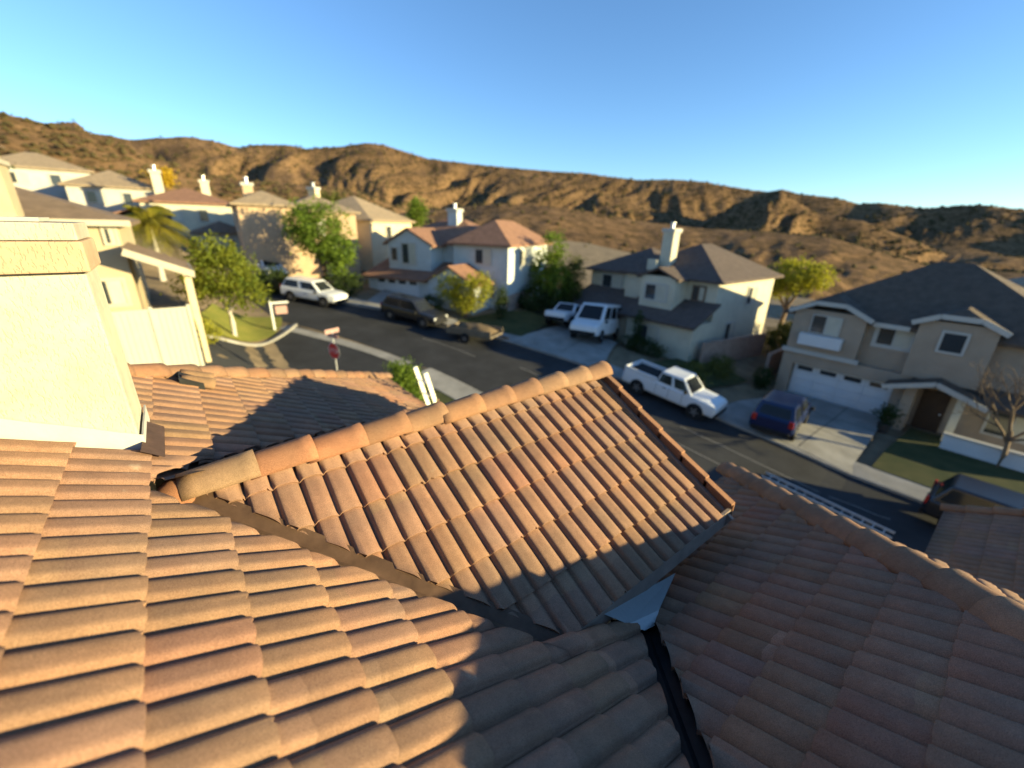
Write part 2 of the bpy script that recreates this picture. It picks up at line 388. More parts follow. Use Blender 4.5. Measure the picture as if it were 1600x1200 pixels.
# main slope, falling to +X
HIPA=5.4   # y = x + HIPA
EAVE=3.32
def keepA(c): return c.y<c.x+HIPA+.5 and c.x<EAVE+.4 and not (c.x+c.y>2.9 and c.y<2.85 and c.x>.3) and c.x-c.y<1.6 and not(c.x<-.6 and c.y>3.5)
OA=Vector((-.96,2.3,CAMZ-1.1108))-Vector((CS,0,-SN))*(CR*12)
dA=(CS,0,-SN)
A1=tiles('roof',own,OA,(0,1,0),dA,-30,26,4,30,[],11,keep=lambda c:c.x<3.5 and c.y<c.x+HIPA+.4 and c.y>2.9-0 if False else (c.x+c.y<2.75 and c.x-c.y<1.5 and c.y<3.3),m='tile') if False else None
# near field: upper courses end at the chimney foot, lower courses at the two valleys
VA=(Vector((0,2.40,0)),Vector((1,1,0)).normalized()); VB=(Vector((1.03,0,0)),Vector((1,-1,0)).normalized())
tiles('roof',own,OA,(0,1,0),dA,-16,5,8,14,[(Vector((0,3.25,0)),Vector((0,1,0)))],11,keep=lambda c:c.y<3.4)
tiles('roof',own,OA,(0,1,0),dA,-4,4,14,26,[VA,VB],11,keep=lambda c:c.x+c.y<2.8 and c.x-c.y<1.4)
tiles('roof',own,OA,(0,1,0),dA,-16,-4,14,27,[VB],15,keep=lambda c:c.x-c.y<1.4)
tiles('roof',own,OA,(0,1,0),dA,-4,-3,19,27,[(Vector((0,2.41,0)),Vector((-1,-1,0)).normalized()),VB,(Vector((0,1.2,0)),Vector((0,1,0)))],14,keep=lambda c:c.x+c.y>2.1 and c.x-c.y<1.4)
# back field, beyond the gable: bounded by the hip and the eave
tiles('roof',own,OA,(0,1,0),dA,1,24,8,27,[(Vector((0,HIPA-.02,0)),Vector((-1,1,0)).normalized()),(Vector((EAVE,0,0)),Vector((1,0,0))),(Vector((0,3.26,0)),Vector((1,-1,0)).normalized())],12,keep=lambda c:c.x>-.35 or c.y>4.02)
# slope beyond the hip, falling to +Y
tiles('roof',own,(-3,5.4+.2-1,CAMZ-1.5986+TP*0.8),(1,0,0),(0,CS,-SN),0,22,0,14,[(Vector((0,HIPA+.02,0)),Vector((1,-1,0)).normalized()),(Vector((0,8.75,0)),Vector((0,1,0)))],13)
# decks under the tiles
def poly(name,pts,m,parent,th=.03):
    bm=B(); a=[bm.verts.new(p) for p in pts]; f=bm.faces.new(a)
    bmesh.ops.solidify(bm,geom=[f],thickness=th); bmesh.ops.recalc_face_normals(bm,faces=bm.faces)
    return link(name,bm,m,parent)
dz=-.05
def deckA(pts): poly('roof_deck',[(x,y,A_z(x)+dz) for x,y in pts],M['under'],own)
deckA([(-2.2,-3.31),(1.70,.68),(-.36,2.74),(-.36,3.27),(-2.2,3.27)])
deckA([(-2.2,3.28),(-.36,3.28),(-.2,3.12),(EAVE-.05,6.6),(EAVE-.05,8.67),(0,5.4),(-2.2,3.3)])
deckA([(1.705,.685),(2.2,1.18),(1.21,1.18)])
poly('roof_deck',[(-2.2,3.2,A_z(-2.2)+dz),(EAVE-.05,8.72,A_z(EAVE)+dz),(-2.2,8.72,A_z(EAVE)+dz)],M['under'],own)
poly('roof_deck',[(-2.2,3.2,A_z(-2.2)+.02),(-2.2,-8,A_z(-2.2)+.02),(-8,-8,A_z(-2.2)-2.9),(-8,8.7,A_z(-2.2)-2.9)],M['under'],own)
# gable (dormer) roof : visible side falls to -Y
RY=2.93; GX=3.70
OD=Vector((3.44+.075,2.75,CAMZ-1.64-.028))
OD0=OD-Vector((0,-CS,-SN))*CR
tiles('gable_roof',own,OD0,(-1,0,0),(0,-CS,-SN),0,13,0,6,[(Vector((0,RY-.05,0)),Vector((0,1,0))),(Vector((0,2.72,0)),Vector((-1,-1,0)).normalized())],21)
OF=Vector((3.515,2*RY-2.75,CAMZ-1.64-.028))-Vector((0,CS,-SN))*CR
tiles('gable_roof',own,OF,(-1,0,0),(0,CS,-SN),0,13,0,6,[(Vector((0,RY+.07,0)),Vector((0,-1,0))),(Vector((.02,0,0)),Vector((-1,0,0))),(Vector((0,2*RY-2.78,0)),Vector((-1,1,0)).normalized())],22)
dd=-.085
for s in (-1,1):
    y=lambda q:RY+s*(RY-q)*-1 if s<0 else RY+(RY-q)
    pts=[(-.05,RY,D_z(RY)+dd),(3.62,RY,D_z(RY)+dd),(3.62,y(1.3),D_z(1.3)+dd),(1.35,y(1.3),D_z(1.3)+dd)]
    poly('roof_deck',pts,M['under'],own)
# small last column beside the rake
# half-round caps
def cap_mesh(P0,P1,r0,r1,seg=12,arc=R_(168),th=.016,up=Vector((0,0,1))):
    P0=Vector(P0);P1=Vector(P1);d=(P1-P0).normalized();s=d.cross(up).normalized();u=s.cross(d)
    bm=B(); rings=[]
    n=5
    for q,(inner) in enumerate((0,1)):
        for i in range(n+1):
            t=i/n; p=P0.lerp(P1,t); r=r0+(r1-r0)*t-(th if inner else 0)
            rings.append([bm.verts.new(p+(s*math.sin(-arc/2+arc*k/seg)+u*(math.cos(-arc/2+arc*k/seg)*1.0))*r) for k in range(seg+1)])
    out=rings[:n+1];inn=rings[n+1:]
    for i in range(n):
        for k in range(seg):
            f=bm.faces.new([out[i][k],out[i][k+1],out[i+1][k+1],out[i+1][k]]); f.smooth=True
            bm.faces.new([inn[i+1][k],inn[i+1][k+1],inn[i][k+1],inn[i][k]])
    for i,(o_,n_) in enumerate(((out[0],inn[0]),(inn[-1],out[-1]))):
        for k in range(seg): bm.faces.new([o_[k+1],o_[k],n_[k],n_[k+1]])
    for k in (0,seg):
        for i in range(n): bm.faces.new([out[i][k],out[i+1][k],inn[i+1][k],inn[i][k]])
    bmesh.ops.recalc_face_normals(bm,faces=bm.faces)
    return bm
def set_tint(o,c):
    me=o.data; a=me.color_attributes.new('tint','FLOAT_COLOR','CORNER')
    a.data.foreach_set('color',[x for _ in range(len(me.loops)) for x in (*c,1)])
def caps(P0,P1,up,seed,rad=.125,cols=None,name='ridge_tile',tilt=.02,first=0):
    """caps laid from the low end P1 up to the high end P0, each lapping over the next lower"""
    r=random.Random(seed); P0=Vector(P0);P1=Vector(P1);d=P1-P0;L=d.length;d.normalize(); n=int(round(L/CR)); st=L/n
    s=d.cross(Vector((0,0,1))).normalized(); u=s.cross(d)
    for k in range(n):
        a=P0+d*(k*st-.03); b=P0+d*((k+1)*st+.03)
        j=u*r.gauss(0,.004)+s*r.gauss(0,.006)
        bm=cap_mesh(a+j-u*.012,b+j+s*r.gauss(0,.005)+u*.010,rad*.955,rad*1.05,up=Vector((0,0,1)))
        o=link(name,bm,M['cap'],own); g=r.uniform(.86,1.1)
        c=cols[k] if cols and k<len(cols) else r.choice([(1,.95,.9),(1.02,.97,.92),(.98,.98,.95),(1.04,.92,.85)])
        set_tint(o,tuple(q*g for q in c))
zr=D_z(RY)
caps((-.20,RY,zr-.035),(3.72,RY,zr-.035),None,3,.130,[(1.0,1.04,.98),(1.10,.86,.76),(1.10,.86,.76),(1.05,.92,.84),(1.0,.95,.88),(1.1,1.0,.88)])
# mortar plug at the uphill end of the gable ridge
bm=B(); bmesh.ops.create_icosphere(bm,subdivisions=3,radius=.125)
for v in bm.verts:
    v.co=Vector((v.co.x*.9,v.co.y,v.co.z*.85)); v.co+=v.normal*noise.noise(v.co*14)*.018
    v.co+=Vector((-.25,RY-.01,zr-.045))
o=link('mortar_plug',bm,M['cap'],own,smooth=True); set_tint(o,(.95,.72,.6))
# hip of the main roof
hz=lambda x:A_z(x)-.035
caps((-1.25,-1.25+HIPA,hz(-1.25)),(EAVE+.05,EAVE+.05+HIPA,hz(EAVE+.05)),None,5,.13)
# wing roof (right), falling to +Y, its hip and hip end
HF=3.68; YE=2.0; YR=-1.5
OFw=Vector((1.0,YR,F_z(YR)))
dF=(0,CS,-SN)
VCUT=(Vector((1.21,0,0)),Vector((-1,1,0)).normalized())
HCUT=(Vector((HF-.10,0,0)),Vector((1,-1,0)).normalized())
tiles('wing_roof',own,OFw-Vector((.6,0,0)),(1,0,0),dF,-6,17,0,15,[VCUT,HCUT,(Vector((0,YE,0)),Vector((0,1,0)))],31,keep=lambda c:c.x>c.y+.7 and c.x<c.y+4.2)
def Pz(x): return CAMZ-2.167-TP*(x-HF)
tiles('wing_roof',own,(HF+YR,-9,Pz(HF+YR)),(0,1,0),(CS,0,-SN),0,38,0,15,[(Vector((HF+.10,0,0)),Vector((-1,1,0)).normalized()),(Vector((HF+YE,0,0)),Vector((1,0,0)))],32,keep=lambda c:c.y<c.x-HF+.4 and c.y>-4.5)
caps((HF+YR-.05,YR-.05,F_z(YR)-.055),(HF+YE+.06,YE+.06,F_z(YE+.06)-.06),None,7,.155,[(1,.93,.88)]*16)
caps((-.35,YR,F_z(YR)-.08),(HF+YR-.1,YR,F_z(YR)-.08),None,8,.13)
dz=-.05
poly('roof_deck',[(YR+1.1,YR,F_z(YR)+dz),(HF+YR,YR,F_z(YR)+dz),(HF+YE-.05,YE-.05,F_z(YE)+dz),(1.11+YE,YE-.05,F_z(YE)+dz)],M['under'],own)
poly('roof_deck',[(HF+YR,YR,Pz(HF+YR)+dz),(HF+YE-.05,YE-.05,Pz(HF+YE)+dz),(HF+YE-.05,-5,Pz(HF+YE)+dz),(HF+YR,-5,Pz(HF+YR)+dz)],M['under'],own)
poly('roof_deck',[(-.45,YR,F_z(YR)+dz),(HF+YR,YR,F_z(YR)+dz),(HF+YR+3,YR-3,F_z(YR)+dz-1.5),(-.45,YR-3,F_z(YR)+dz-1.5)],M['under'],own)
# valley flashings
def valley(name,p_low,p_high,side1,side2,w1,w2,m,crimp=.022):
    """V-shaped metal: centre line p_low..p_high, side vectors along each slope"""
    a=Vector(p_low);b=Vector(p_high);s1=Vector(side1);s2=Vector(side2);n=8
    rows=[]
    bm=B()
    for i in range(n+1):
        p=a.lerp(b,i/n)
        rows.append([bm.verts.new(q) for q in (p+s1*w1,p+s1*.03,p+Vector((0,0,crimp)),p+s2*.03,p+s2*w2)])
    for r,q in zip(rows,rows[1:]):
        for k in range(4): bm.faces.new([r[k],r[k+1],q[k+1],q[k]])
    bmesh.ops.solidify(bm,geom=bm.faces[:],thickness=.004)
    bmesh.ops.recalc_face_normals(bm,faces=bm.faces)
    return link(name,bm,m,own)
def sl(v): return Vector(v)
h=.7071
zc=lambda x:A_z(x)-.135
valley('valley_flashing',(1.40,2.58-1.40,zc(1.40)),(-.22,2.80,zc(-.22)),(-h,-h,h*TP),(h,h,h*TP),.17,.13,M['flash'])
valley('valley_flashing',(2.2,2.2-1.115,A_z(2.2)-.055),(-1.2,-1.2-1.115,A_z(-1.2)-.055),(-h,h,h*TP),(h,-h,h*TP),.26,.26,M['flash_black'])
valley('valley_flashing',(1.6,1.6+3.20,A_z(1.6)-.10),(-.30,-.30+3.20,A_z(-.30)-.02),(-h,h,h*TP),(h,-h,h*TP),.16,.16,M['flash'])
# gable details: fascia, rake tiles, walls
bm=B(); beam(bm,(1.42,1.238,D_z(1.22)-.115),(3.70,1.238,D_z(1.22)-.115),.025,.17); link('fascia',bm,M['fascia'],own)
bm=B(); beam(bm,(1.50,1.232,D_z(1.22)-.035),(3.68,1.232,D_z(1.22)-.035),.03,.03); link('bird_stop',bm,M['fascia'],own)
bm=B(); ye=2*RY-1.245; beam(bm,(1.50,ye,D_z(1.22)-.105),(3.70,ye,D_z(1.22)-.105),.025,.15); link('fascia',bm,M['fascia'],own)
for s in (-1,1):
    bm=B(); beam(bm,(3.655,RY,zr-.16),(3.655,RY+s*1.72,D_z(1.21)-.16),.035,.17); link('barge_board',bm,M['fascia'],own)
    for k in range(6):
        t0=.02+k*.3056; t1=t0+.345
        t0=.0+k*.281; t1=t0+.318; y0=RY+s*t0;y1=RY+s*t1; z0=zr-TP*t0;z1=zr-TP*t1
        bm=B(); lift0=.036+.0;lift1=.060
        a=[Vector((GX-.06,y0,z0+lift0)),Vector((GX+.012,y0,z0+lift0)),Vector((GX+.012,y1,z1+lift1)),Vector((GX-.06,y1,z1+lift1))]
        t=Vector((0,0,-.018))
        vs=[bm.verts.new(p) for p in a]+[bm.verts.new(p+t) for p in a]
        for q in ((0,1,2,3),(7,6,5,4),(0,4,5,1),(1,5,6,2),(2,6,7,3),(3,7,4,0)): bm.faces.new([vs[i] for i in q])
        o=[Vector((GX+.012,y0,z0+lift0-.019)),Vector((GX-.008,y0,z0+lift0-.019)),Vector((GX-.008,y1,z1+lift1-.019)),Vector((GX+.012,y1,z1+lift1-.019))]
        t=Vector((0,0,-.13))
        vs=[bm.verts.new(p) for p in o]+[bm.verts.new(p+t) for p in o]
        for q in ((0,1,2,3),(7,6,5,4),(0,4,5,1),(1,5,6,2),(2,6,7,3),(3,7,4,0)): bm.faces.new([vs[i] for i in q])
        bmesh.ops.recalc_face_normals(bm,faces=bm.faces)
        bmesh.ops.bevel(bm,geom=bm.edges[:],offset=.004,segments=1,affect='EDGES')
        ob=link('rake_tile',bm,M['cap'],own); g=rng.uniform(.92,1.1); set_tint(ob,(1.08*g,.94*g,.84*g))
# gable walls (pentagonal end, stucco)
bm=B()
def gablewall(bm,x0,x1,y0,y1,zb):
    top=lambda y:(D_z(max(y,1.27)) if y<RY else D_z(max(2*RY-y,1.27)))-.13
    pr=[(y0,zb),(y1,zb),(y1,top(y1)),(RY,top(RY)),(y0,top(y0))]
    a=[bm.verts.new((x0,*p)) for p in pr];b=[bm.verts.new((x1,*p)) for p in pr]
    bm.faces.new(a);bm.faces.new(b[::-1])
    for k in range(5): bm.faces.new([a[k],b[k],b[(k+1)%5],a[(k+1)%5]])
    bmesh.ops.recalc_face_normals(bm,faces=bm.faces)
gablewall(bm,1.3,2.62,1.268,2*RY-1.268,2.)
link('gable_wall',bm,M['stucco_white'],own)
bm=B(); f=bm.faces.new([bm.verts.new(p) for p in ((1.86,1.232,7.11),(2.84,1.232,6.88),(2.36,1.085,6.93),(2.27,1.05,6.87),(2.15,1.06,6.90),(2.02,1.12,7.0))]); bmesh.ops.solidify(bm,geom=[f],thickness=.012)
link('wall_flashing',bm,M['stucco_white'],own)
# soffit + house walls below
bm=B(); box(bm,-7,2.9,-7,8.2,1.5,6.15); link('wall',bm,M['stucco_cream'],own)
bm=B(); box(bm,2.9,5.2,-7,1.5,1.5,6.25); link('wall',bm,M['stucco_cream'],own)
for p0,p1 in (((EAVE-.04,3.0,A_z(EAVE)-.13),(EAVE-.04,8.7,A_z(EAVE)-.13)),((HF+YE-.05,-8,Pz(HF+YE)-.13),(HF+YE-.05,YE,Pz(HF+YE)-.13)),((2.9,YE-.05,F_z(YE)-.13),(HF+YE,YE-.05,F_z(YE)-.13)),((-2.,8.7,A_z(EAVE)-.13),(EAVE,8.7,A_z(EAVE)-.13))):
    bm=B(); beam(bm,p0,p1,.03,.16); link('fascia',bm,M['fascia'],own)
# chimney
ch=B(); box(ch,-1.9,-.375,3.28,3.80,7.4,9.292,bev=.012); chim=link('chimney',ch,M['stucco_ch'],own)
ch=B(); box(ch,-1.9-.035,-.350,3.262,3.83,9.302,9.462,bev=.012); link('chimney_band',ch,M['stucco_band'],chim)
ch=B(); box(ch,-1.9-.02,-.362,3.272,3.815,9.4655,9.553,bev=.008); link('chimney_cap',ch,M['stucco_cap'],chim)
ch=B(); box(ch,-1.89,-.385,3.29,3.79,9.289,9.304); box(ch,-1.9,-.38,3.285,3.80,9.460,9.468); link('gap_shadow',ch,M['under'],chim)  # black strips set into the gaps, standing in for their shadow lines
ch=B(); box(ch,-1.75,-.50,3.40,3.70,9.555,9.575); link('flue_cover',ch,M['fence_white'],chim)
# mastic skirt that follows the slope
def skirt(x0,x1,y0,y1,h):
    bm=B()
    for a,b in (((x0,y0),(x1,y0)),((x1,y0),(x1,y1))):
        n=14;r0=[];r1=[]
        for k in range(n+1):
            x=a[0]+(b[0]-a[0])*k/n;y=a[1]+(b[1]-a[1])*k/n; hh=h+.012*noise.noise(Vector((x*9,y*9,1)))
            r0.append(bm.verts.new((x,y,A_z(x)-.08)));r1.append(bm.verts.new((x,y,A_z(x)+hh)))
        for k in range(n): bm.faces.new([r0[k],r0[k+1],r1[k+1],r1[k]])
    bmesh.ops.remove_doubles(bm,verts=bm.verts,dist=1e-4)
    bmesh.ops.solidify(bm,geom=bm.faces[:],thickness=-.01); bmesh.ops.recalc_face_normals(bm,faces=bm.faces)
    return link('base_flashing',bm,M['white_mastic'],chim)
skirt(-1.91,-.362,3.262,3.82,.12)
bm=B(); 
v=[(-.372,3.10,A_z(-.372)+.075),(-.27,3.10,A_z(-.27)+.05),(-.27,3.62,A_z(-.27)+.05),(-.355,3.62,A_z(-.355)+.075)]
f=bm.faces.new([bm.verts.new(p) for p in v]); bmesh.ops.solidify(bm,geom=[f],thickness=.006); link('side_flashing',bm,M['flash'],own)
# roof vent (half-round hood with dark throat) near the hip
bm=B(); c0=Vector((-.02,5.02,A_z(-.02)+.02)); dn=Vector((CS,0,-SN))
for off,rr in ((-.10,.085),(.09,.085)):
    bm2=cap_mesh(c0+Vector((0,off,0))-dn*.16,c0+Vector((0,off,.015))+dn*.12,.075,.095,seg=10)
    me=bpy.data.meshes.new('t'); bm2.to_mesh(me); bm2.free(); bm.from_mesh(me); bpy.data.meshes.remove(me)
o=link('roof_vent',bm,M['cap'],own); set_tint(o,(.95,.95,.85))
bm=B(); box(bm,-.16,.02,4.83,5.2,-.02,.055); 
for v in bm.verts: v.co=Vector((v.co.x,v.co.y,v.co.z+A_z(v.co.x)+.03))
link('vent_throat',bm,M['under'],own)
# small brown pipe behind the gable ridge
bm=B(); px_,py_=3.05,5.75; tube(bm,[(px_,py_,A_z(px_)-.1),(px_,py_,A_z(px_)+.42)],[.022,.022],10); link('vent_pipe',bm,M['wood'],own)
# lower garage roof at the right edge
gO=Vector((6.2,-3.4,4.68+TP*3.32))
tiles('lower_roof',own,gO,(1,0,0),dF,0,15,0,11,[(Vector((10.75,0,0)),Vector((1,0,0))),(Vector((0,-.06,0)),Vector((0,1,0)))],41)
poly('roof_deck',[(6.2,-3.4,gO.z-.05),(10.7,-3.4,gO.z-.05),(10.7,-.1,4.68-.04),(6.2,-.1,4.68-.04)],M['under'],own)
bm=B(); box(bm,6.2,10.4,-6,-.55,.0,4.6); link('wall',bm,M['stucco_cream'],own)
caps((10.78,-3.4,gO.z),(10.78,-.05,4.70),None,9,.10,name='rake_tile')
# ------------------------------------------------------------------ ladders, hedge
lad=empty('ladder',(0,0,0),label='white extension ladder leaning on the eave behind the gable roof',cat='ladder')
for y in (7.3,6.86):
    bm=B(); beam(bm,(4.64,y,2.5),(3.40,y,6.93),.035,.085,(1,0,.3)); link('rail',bm,M['ladder_white'],lad)
bm_done=0
for k in range(14):
    t=.04+k*.069; x=4.64-1.24*t; z=2.5+4.43*t
    bm=B(); tube(bm,[(x,6.86,z),(x,7.3,z)],[.016,.016],8); link('rung',bm,M['alu'],lad)
lad2=empty('ladder',(0,0,0),label='silver ladder lying flat on the street beyond the right-hand hip',cat='ladder')
LX=17.0
for x,w in ((LX,.03),(LX+.42,.03)):
    bm=B(); beam(bm,(x,.70,gz(x,.7)+.22),(x,4.85,gz(x,4.85)+.22),w,.085); link('rail',bm,M['alu'],lad2)
for k in range(13):
    y=.95+k*.305; z=gz(LX,y)+.22; bm=B(); tube(bm,[(LX,y,z),(LX+.42,y,z)],[.018,.018],8); link('rung',bm,M['alu'],lad2)
for y in (1.4,4.1):
    bm=B(); box(bm,LX-.08,LX+.5,y-.06,y+.06,gz(LX,y)+.021,gz(LX,y)+.176); link('support_block',bm,M['wood'],lad2)
# ------------------------------------------------------------------ foliage
def leaves(bm,ells,n,size,r,cl=18,shell=.55):
    """leaf-sized quads in clumps spread through a few ellipsoids"""
    tot=sum(e[3]*e[4]*e[5] for e in ells)
    for e in ells:
        k=max(4,int(n/cl*e[3]*e[4]*e[5]/tot)); E=Vector(e[:3])
        for _ in range(k):
            d=Vector((r.gauss(0,1),r.gauss(0,1),r.gauss(0,1))).normalized(); q=shell+(1-shell)*r.random()
            q*= r.uniform(.75,1.12)
            cc=E+Vector((d.x*e[3],d.y*e[4],d.z*e[5]))*q
            cs=size*r.uniform(1.3,2.6)
            for _ in range(cl):
                p=cc+Vector((r.gauss(0,1),r.gauss(0,1),r.gauss(0,.8)))*cs
                a=Vector((r.gauss(0,1),r.gauss(0,1),r.gauss(0,.6))).normalized(); b=a.cross(Vector((r.gauss(0,1),r.gauss(0,1),r.gauss(0,1)))).normalized()
                s=size*r.uniform(.6,1.25)
                bm.faces.new([bm.verts.new(p+a*s),bm.verts.new(p+b*s*.55),bm.verts.new(p-a*s),bm.verts.new(p-b*s*.55)])
def tree(name,label,cat,loc,h_trunk,r_trunk,ells,n,size,m,seed,group=None,bark='bark',limbs=5):
    n=int(n*1.8); size*=.72; r=random.Random(seed); t=empty(name,loc,0,label,cat,group)
    if h_trunk:
        bm=B(); top=Vector((r.uniform(-.2,.2),r.uniform(-.2,.2),h_trunk))
        tube(bm,[(0,0,-.3),(0.03,.02,h_trunk*.4),top],[r_trunk*1.25,r_trunk,r_trunk*.75],8)
        for k in range(limbs):
            e=ells[k%len(ells)]; q=Vector(e[:3])+Vector((r.uniform(-.5,.5)*e[3],r.uniform(-.5,.5)*e[4],r.uniform(-.3,.5)*e[5]))
            st=Vector((0,0,h_trunk*r.uniform(.6,.98))); tube(bm,[st,st.lerp(q,.5)+Vector((0,0,.2)),q],[r_trunk*.55,r_trunk*.35,r_trunk*.1],6)
        link('trunk',bm,M[bark],t,smooth=True)
    bm=B(); leaves(bm,ells,n,size,r); link('crown',bm,M[m],t)
    return t
def G(x,y): return (x,y,gz(x,y))
def palm(name,label,loc,h,seed,n=26,L=2.1,group=None):
    r=random.Random(seed); t=empty(name,loc,0,label,'palm',group)
    bm=B(); tube(bm,[(0,0,-.3),(.05,0,h*.5),(.02,.03,h)],[.2,.15,.13],9); link('trunk',bm,M['bark_pale'],t,smooth=True)
    bm=B()
    for k in range(n):
        az=2*math.pi*k/n*2.4+r.uniform(-.2,.2); el=r.uniform(-.5,1.25); l=L*r.uniform(.8,1.15)
        d=Vector((math.cos(az)*math.cos(el),math.sin(az)*math.cos(el),math.sin(el))); side=Vector((-math.sin(az),math.cos(az),0))
        p=Vector((0,0,h)); prev=p
        S=12
        for i in range(1,S+1):
            q=i/S; p=Vector((0,0,h))+d*l*q+Vector((0,0,-1))*(l*.75*q*q*(.6+.5*math.cos(el)))
            dirn=(p-prev).normalized(); w=.42*math.sin(math.pi*min(1,q*.9+.1))*l/2
            for sg in (-1,1):
                for hh in (0,.5):
                    b=prev.lerp(p,hh); tip=b+side*sg*w*r.uniform(.8,1.1)+dirn*w*.7-Vector((0,0,w*.55))
                    bm.faces.new([bm.verts.new(b),bm.verts.new(b+dirn*.07),bm.verts.new(tip+dirn*.03),bm.verts.new(tip)])
            prev=p
    link('crown',bm,M['leaf_palm'],t); return t
# hedge beside the white ladder
hb=tree('hedge_bush','dense green clipped bush beside the white ladder','bush',G(5.75,13.4),0,0,[(0,0,2.2,.9,.9,1.7),(.1,.3,2.7,.6,.65,1.1)],6000,.07,'leaf_green',51)
# ------------------------------------------------------------------ houses
def hip(x0,x1,y0,y1,z,p,ov=.45,th=.16):
    """hip roof mesh over a rectangle (local)"""
    x0-=ov;x1+=ov;y0-=ov;y1+=ov;z-=ov*p; w=min(x1-x0,y1-y0)/2; H=w*p
    if (y1-y0)>=(x1-x0): a=((x0+x1)/2,y0+w,z+H);b=((x0+x1)/2,y1-w,z+H)
    else: a=(x0+w,(y0+y1)/2,z+H);b=(x1-w,(y0+y1)/2,z+H)
    c=[(x0,y0,z),(x1,y0,z),(x1,y1,z),(x0,y1,z)]; bm=B()
    V=[bm.verts.new(p_) for p_ in c+[a,b]]; Lw=[bm.verts.new((p_[0],p_[1],p_[2]-th)) for p_ in c]
    if (y1-y0)>=(x1-x0): fs=[(0,1,4),(1,2,5,4),(2,3,5),(3,0,4,5)]
    else: fs=[(0,1,5,4),(1,2,5),(2,3,4,5),(3,0,4)]
    for f in fs: bm.faces.new([V[i] for i in f])
    for i in range(4): bm.faces.new([V[i],Lw[i],Lw[(i+1)%4],V[(i+1)%4]])
    bm.faces.new(Lw); bmesh.ops.remove_doubles(bm,verts=bm.verts,dist=1e-4); bmesh.ops.recalc_face_normals(bm,faces=bm.faces); return bm
def gable(x0,x1,y0,y1,z,p,axis='x',ov=.45,th=.16,clip=0):
    """gable roof with ridge along axis; clip>0 cuts the front gable into a small hip"""
    bm=B()
    if axis=='x':
        x0-=ov*.6;x1+=0;y0-=ov;y1+=ov;z-=ov*p;m=(y0+y1)/2;H=(y1-y0)/2*p
        pr=[(y0,z),(m,z+H),(y1,z),(y1,z-th),(m,z+H-th),(y0,z-th)]
        if clip:
            c=clip; pr=[(y0,z),(m-c,z+H-c*p),(m,z+H),(m+c,z+H-c*p),(y1,z),(y1,z-th),(m+c,z+H-c*p-th),(m,z+H-th),(m-c,z+H-c*p-th),(y0,z-th)]
            n=len(pr)
            a=[bm.verts.new((x0+(c if i in(2,7) else 0),*q)) for i,q in enumerate(pr)]
        else: n=6; a=[bm.verts.new((x0,*q)) for q in pr]
        b=[bm.verts.new((x1,*q)) for q in pr]
    else:
        y0-=ov*.6;y1+=ov*.6;x0-=ov;x1+=ov;z-=ov*p;m=(x0+x1)/2;H=(x1-x0)/2*p;n=6
        pr=[(x0,z),(m,z+H),(x1,z),(x1,z-th),(m,z+H-th),(x0,z-th)]
        a=[bm.verts.new((q[0],y0,q[1])) for q in pr];b=[bm.verts.new((q[0],y1,q[1])) for q in pr]
    for i in range(n): bm.faces.new([a[i],a[(i+1)%n],b[(i+1)%n],b[i]])
    h2=n//2
    for q in (a,b):
        for i in range(h2-1): bm.faces.new([q[i],q[i+1],q[n-2-i],q[n-1-i]])
    if clip: bm.faces.new([a[1],a[2],a[3]])
    bmesh.ops.recalc_face_normals(bm,faces=bm.faces); return bm
def shed(x0,x1,y0,y1,z0,z1,th=.15):
    """single slope rising from x0 (z0) to x1 (z1)"""
    bm=B(); t=[(x0,y0,z0),(x0,y1,z0),(x1,y1,z1),(x1,y0,z1)]
    V=[bm.verts.new(p) for p in t]+[bm.verts.new((p[0],p[1],p[2]-th)) for p in t]
    for q in ((0,1,2,3),(7,6,5,4),(0,4,5,1),(1,5,6,2),(2,6,7,3),(3,7,4,0)): bm.faces.new([V[i] for i in q])
    bmesh.ops.recalc_face_normals(bm,faces=bm.faces); return bm
